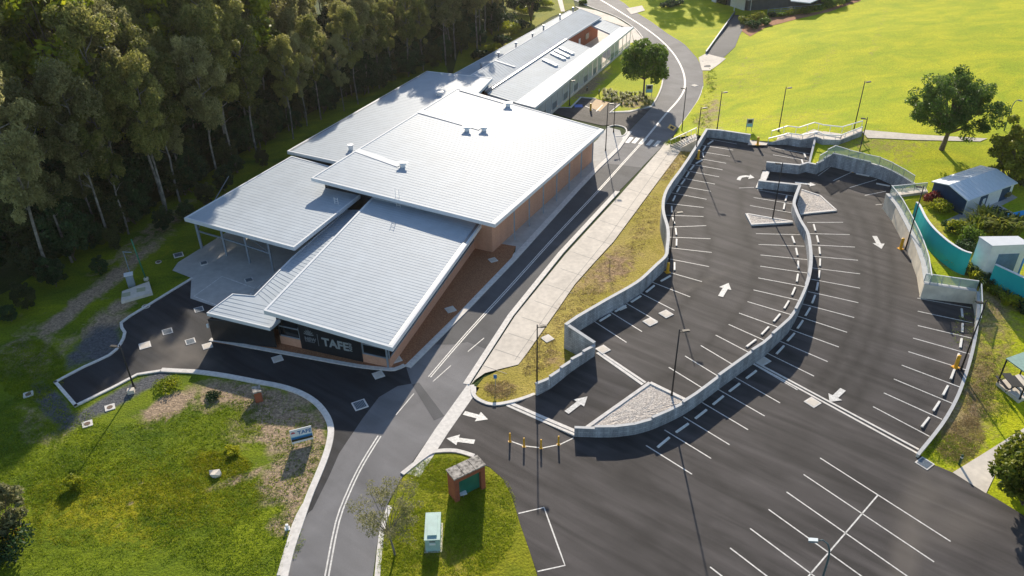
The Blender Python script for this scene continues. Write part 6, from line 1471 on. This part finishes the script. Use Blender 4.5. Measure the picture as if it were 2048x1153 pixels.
for s0_, s1_, nm, m_, z0, z1_ in ((.28, .44, 'door', M_navy, 2.1, 4.3), (.74, .93, 'roller_door', M_navy, 2.1, 4.3), (.34, .40, 'poster', M_sign, 2.9, 3.9)):
    o_ = 2 if nm == 'poster' else 1; a_ = wl_[1] + dd_ * s0_ + nn_ * o_; b_ = wl_[1] + dd_ * s1_ + nn_ * o_; mb = MB(); band(mb, [(a_.x, a_.y), (b_.x, b_.y)], z1_, z0, 0, .03); mb.build(nm, m_, t)
p = U(1931, 424, zE); t = thing('water_tank', 'black plastic rain barrel at the front corner of the navy shed', 'barrel', tuple(p)); mb = MB(); mb.tube([p, p + Vector((0, 0, 1.4)), p + Vector((0, 0, 1.55))], [.5, .5, .3], 14); mb.build('barrel', M_pole, t)
# picnic shelter
c = [P(2012, 717, 3.6), P(2060, 700, 3.6), P(2110, 730, 3.6), P(2060, 752, 3.6)]; t = thing('picnic_shelter', 'open picnic shelter with pale green roof at the right edge', 'shelter', tuple(P(2020, 750, 1.0)))
mb = MB(); mb.prism([(q.x, q.y) for q in c], 3.5, 3.6); mb.build('roof', mat('pale_green_roof', (.28, .42, .36), .5, .2), t)
ctr = sum(c, Vector()) / 4; zf_ = max(zE(q.x, q.y) for q in c) + .06
for q in c: mb = MB(); x_, y_ = ctr.x + (q.x - ctr.x) * .94, ctr.y + (q.y - ctr.y) * .94; mb.bar((x_, y_, .7), (x_, y_, 3.5), .1); mb.build('post', M_pole, t)
mb = MB(); mb.prism([(ctr.x + (q.x - ctr.x) * 1.0, ctr.y + (q.y - ctr.y) * 1.0) for q in c], .0, zf_); mb.build('concrete_floor', M_tan if False else M_conc, t)
t2 = thing('picnic_table', 'dark picnic table with benches under the pale green shelter', 'picnic table', (ctr.x - 1.0, ctr.y, zf_)); mb = MB(); mb.box((ctr.x - 1.0, ctr.y, zf_ + .7), (.8, 1.9, .06)); mb.build('table_top', M_pole, t2)
for s in (-1, 1): mb = MB(); mb.box((ctr.x - 1.0 + s * .75, ctr.y, zf_ + .43), (.28, 1.9, .05)); mb.build('bench', M_pole, t2)
for s in (-1, 1): mb = MB(); mb.bar((ctr.x - 1.7, ctr.y + s * .7, zf_), (ctr.x - .8, ctr.y + s * .7, zf_ + .7), .07); mb.bar((ctr.x - .3, ctr.y + s * .7, zf_), (ctr.x - 1.2, ctr.y + s * .7, zf_ + .7), .07); mb.build('trestle', M_pole, t2)
# blue shade post and sail at the right edge
p = U(2030, 462, zE); t = thing('shade_sail', 'bright blue shade sail on slanted pale blue posts at the right edge', 'shade sail', tuple(p)); mb = MB(); q = P(2017, 428, 4.6); mb.bar(U(2012, 450, zE), (q.x, q.y, 4.6), .14); mb.build('post', mat('sky_blue_paint', (.10, .35, .65), .5), t)
q = [P(2026, 426, 4.4), P(2060, 418, 4.8), P(2070, 436, 4.2), P(2040, 433, 4.1)]; mb = MB(); mb.prism([(v.x, v.y) for v in q], [v.z - .03 for v in q], [v.z for v in q]); mb.build('sail', mat('blue_shade_cloth', (.02, .28, .62), .7), t)

# ------------------------------------------------------------------ far building at the top edge and its driveway
t = thing('far_building', 'dark walled low building with pale roof and veranda posts at the top edge', 'building', tuple(P(1550, 10, 1)))
def zpx(a, b, z): q = P(a, b, z); return (q.x, q.y)
mb = MB(); mb.prism([zpx(1395, -8, 1), zpx(1495, 22, 1.2), zpx(1655, 14, 2.5), zpx(1690, -60, 2.5), zpx(1420, -60, 1)], .2, 4.6); mb.build('wall', mat('slate_wall', (.07, .085, .10), .6, 0, .2, 1), t)
mb = MB(); mb.prism([zpx(1582, 4, 4.6), zpx(1620, 8, 4.6), zpx(1665, -12, 4.6), zpx(1700, -60, 4.6), zpx(1560, -60, 4.6)], 4.6, 4.8); mb.build('roof', M_roof, t)
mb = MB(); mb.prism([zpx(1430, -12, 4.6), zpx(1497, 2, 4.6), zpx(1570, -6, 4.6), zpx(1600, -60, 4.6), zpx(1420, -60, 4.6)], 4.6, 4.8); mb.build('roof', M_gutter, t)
for a_, b_, c_, d_, nm, m_ in ((1461, 10, 1488, 20, 'white_wall_panel', M_white), (1436, 3, 1452, 8, 'window', M_window), (1505, 18, 1520, 17, 'window', M_window), (1424, 0, 1432, 3, 'white_wall_panel', M_white), (1540, 17, 1552, 16, 'door', M_blue)):
    A_, B__ = P(a_, b_ + 2, 1.1), P(c_, d_ + 2, 1.1); mb = MB(); band(mb, [(A_.x, A_.y), (B__.x, B__.y)], 3.6, 1.0, -.12, .1); mb.build(nm, m_, t)
mb = MB()
for a_, b_ in ((1468, 22), (1500, 24)): q = P(a_, b_, 1.0); mb = MB(); mb.bar(q, (q.x, q.y, 4.6), .14); mb.build('veranda_post', M_white, t)
sheet('far_driveway', [tuple(U(a_, b_, zE)[:2]) for a_, b_ in ((1466, 30), (1500, 34), (1480, 70), (1470, 95), (1420, 140), (1408, 140), (1398, 116), (1412, 108), (1430, 86))], zE, M_mid, 2, .05)
sheet('far_driveway_apron', [tuple(U(a_, b_, zE)[:2]) for a_, b_ in ((1397, 116), (1412, 108), (1452, 118), (1420, 142), (1404, 142))], zE, M_conc, 1.5, .07)
sheet('far_garden_bed', [tuple(U(a_, b_, zE)[:2]) for a_, b_ in ((1482, 62), (1500, 40), (1540, 36), (1640, 24), (1700, 4), (1715, -8), (1722, 2), (1660, 24), (1590, 40), (1530, 56), (1500, 74))], zE, M_mulch, 2, .05)
sheet('far_slab', [tuple(U(a_, b_, zE)[:2]) for a_, b_ in ((1252, 18), (1284, 12), (1290, 22), (1262, 30))], zE, M_conc, 2, .08)
t = thing('rail_fence', 'low grey steel rail fence in front of the dark far building', 'fence', tuple(U(1545, 28, zE)))
A_, B__ = U(1535, 30, zE), U(1640, 20, zE)
for k in range(3): mb = MB(); mb.bar(A_ + Vector((0, 0, .4 + .4 * k)), B__ + Vector((0, 0, .4 + .4 * k)), .08); mb.build('rail', M_steel, t)
for k in range(9): q = A_.lerp(B__, k / 8); mb = MB(); mb.bar(q, q + Vector((0, 0, 1.25)), .09); mb.build('post', M_steel, t)
A_, B__ = U(1413, 108, zE), U(1470, 28, zE); mb = MB(); band(mb, [(A_.x, A_.y), (B__.x, B__.y)], [A_.z + .5, B__.z + .5], -.1, 0, .25); t = thing('driveway_wall', 'low dark kerb wall beside the far driveway', 'wall', tuple(A_)); mb.build('wall_body', M_gutter, t)
for i, (a_, b_, H_) in enumerate(((1305, -42, 23), (1372, -48, 25), (1425, -50, 22), (1480, -55, 20))):
    q = P(a_, b_, 0); pr = roundtree(700 + i, H_, 6.5, 5, L_broad, nclump=60, leaf=.35, cnt=120, tr=.35); plant_tree('broadleaf_tree', '%s tall shade tree from the left beyond the far building, throwing shade on the lawn' % ordw(i + 1), 'tree', tuple(q), pr, 1, 0)
# rough growth standing on the grass areas: uncountable, one object per area
def growth(name, label, regions, material, n, size, seed, zf=0.0, hmin=.02, hmax=.18, blockers=()):
    rg = np.random.RandomState(seed); cl = []
    while len(cl) < n:
        a_, b_, rx, ry, rot = regions[rg.randint(len(regions))]; r = math.sqrt(rg.rand()); an = rg.rand() * 6.283; dx, dy = rx * r * math.cos(an), ry * r * math.sin(an); c_, s_ = math.cos(R(rot)), math.sin(R(rot))
        p = U(a_ + dx * c_ - dy * s_, b_ + dx * s_ + dy * c_, zf); h = rg.uniform(hmin, hmax); w = rg.uniform(.12, .45)
        cl.append((p.x, p.y, p.z + h * .5, w, h, int(6 + 30 * w)))
    o = new_obj(name, leaf_mesh(name, cl, size, material, seed, .1, .35)); o['kind'] = 'stuff'; o['label'] = label; return o
L_weed = leafmat('verge_weed_leaf', (.14, .23, .008), (.36, .42, .016), .5)
L_weedy = leafmat('verge_yellow_leaf', (.26, .28, .008), (.48, .45, .016), .5)
L_straw = leafmat('dry_straw_leaf', (.28, .21, .09), (.50, .38, .19), .3)
VR = [(200, 1000, 330, 150, -5), (440, 1040, 170, 110, 20), (300, 900, 260, 60, -18), (80, 900, 140, 110, 0), (60, 740, 70, 60, 0)]
growth('weeds', 'rough green weeds over the lower left verge', VR, L_weed, 9000, .06, 5, 0, .01, .10)
growth('dry_weeds', 'yellowing grass tufts over the sunlit verge', [(230, 1020, 190, 70, -10), (400, 1000, 130, 60, 0), (440, 930, 60, 24, 0), (250, 960, 220, 40, -12)], L_weedy, 2400, .06, 6, 0, .01, .09)
growth('dirt_weeds', 'sparse weeds on the bare verge slope', [(520, 830, 110, 60, 20), (590, 930, 50, 90, 20), (440, 850, 80, 60, 20)], L_weed, 700, .07, 12, 0, .01, .08)
growth('straw', 'dry straw tufts on the grass strip beside the footpath', [(1215, 545, 80, 34, -42), (1290, 450, 24, 60, 20), (1150, 620, 60, 30, -45), (1080, 710, 30, 50, 30), (1350, 330, 14, 40, 40), (1000, 780, 30, 18, 0)], L_straw, 1500, .055, 8, .05, .01, .06)
growth('weeds', 'rough green tufts on the grass island', [(890, 1060, 120, 90, 20), (890, 950, 70, 34, 0), (970, 1050, 60, 100, 10), (820, 1100, 60, 90, 10)], L_weed, 3600, .055, 9, .05, .01, .07)
growth('weeds', 'weeds in the swale beside the road bend', [(1414, 195, 12, 55, 10), (1404, 244, 22, 14, 20), (1345, 283, 16, 6, -20), (1424, 160, 10, 26, 0)], L_weed, 260, .08, 14, zE, .03, .16)
growth('straw', 'dry tufts on the eastern bank below the picnic shelter', [(1920, 880, 50, 40, -30), (1960, 780, 30, 80, 15)], L_straw, 1500, .05, 10, zE, .01, .06)
growth('weeds', 'rough green tufts on the eastern bank', [(1960, 700, 60, 110, 10), (1900, 900, 50, 30, 0), (1990, 800, 40, 50, 0)], L_weed, 900, .055, 15, zE, .01, .07)
print('forest trees', ntree)

# thin sunlit air
hz = MB(); hz.prism([(-1600, -700), (1600, -700), (1600, 2300), (-1600, 2300)], -1.5, 60)
m = bpy.data.materials.new('haze'); m.use_nodes = True; N = m.node_tree.nodes; N.remove(N['Principled BSDF'])
v = N.new('ShaderNodeVolumePrincipled'); v.inputs['Color'].default_value = (.95, .93, .88, 1); v.inputs['Density'].default_value = .00008; v.inputs['Anisotropy'].default_value = .55
m.node_tree.links.new(v.outputs[0], N['Material Output'].inputs['Volume'])
o = hz.build('haze', m); o['kind'] = 'stuff'; o['label'] = 'thin bright haze in the air'
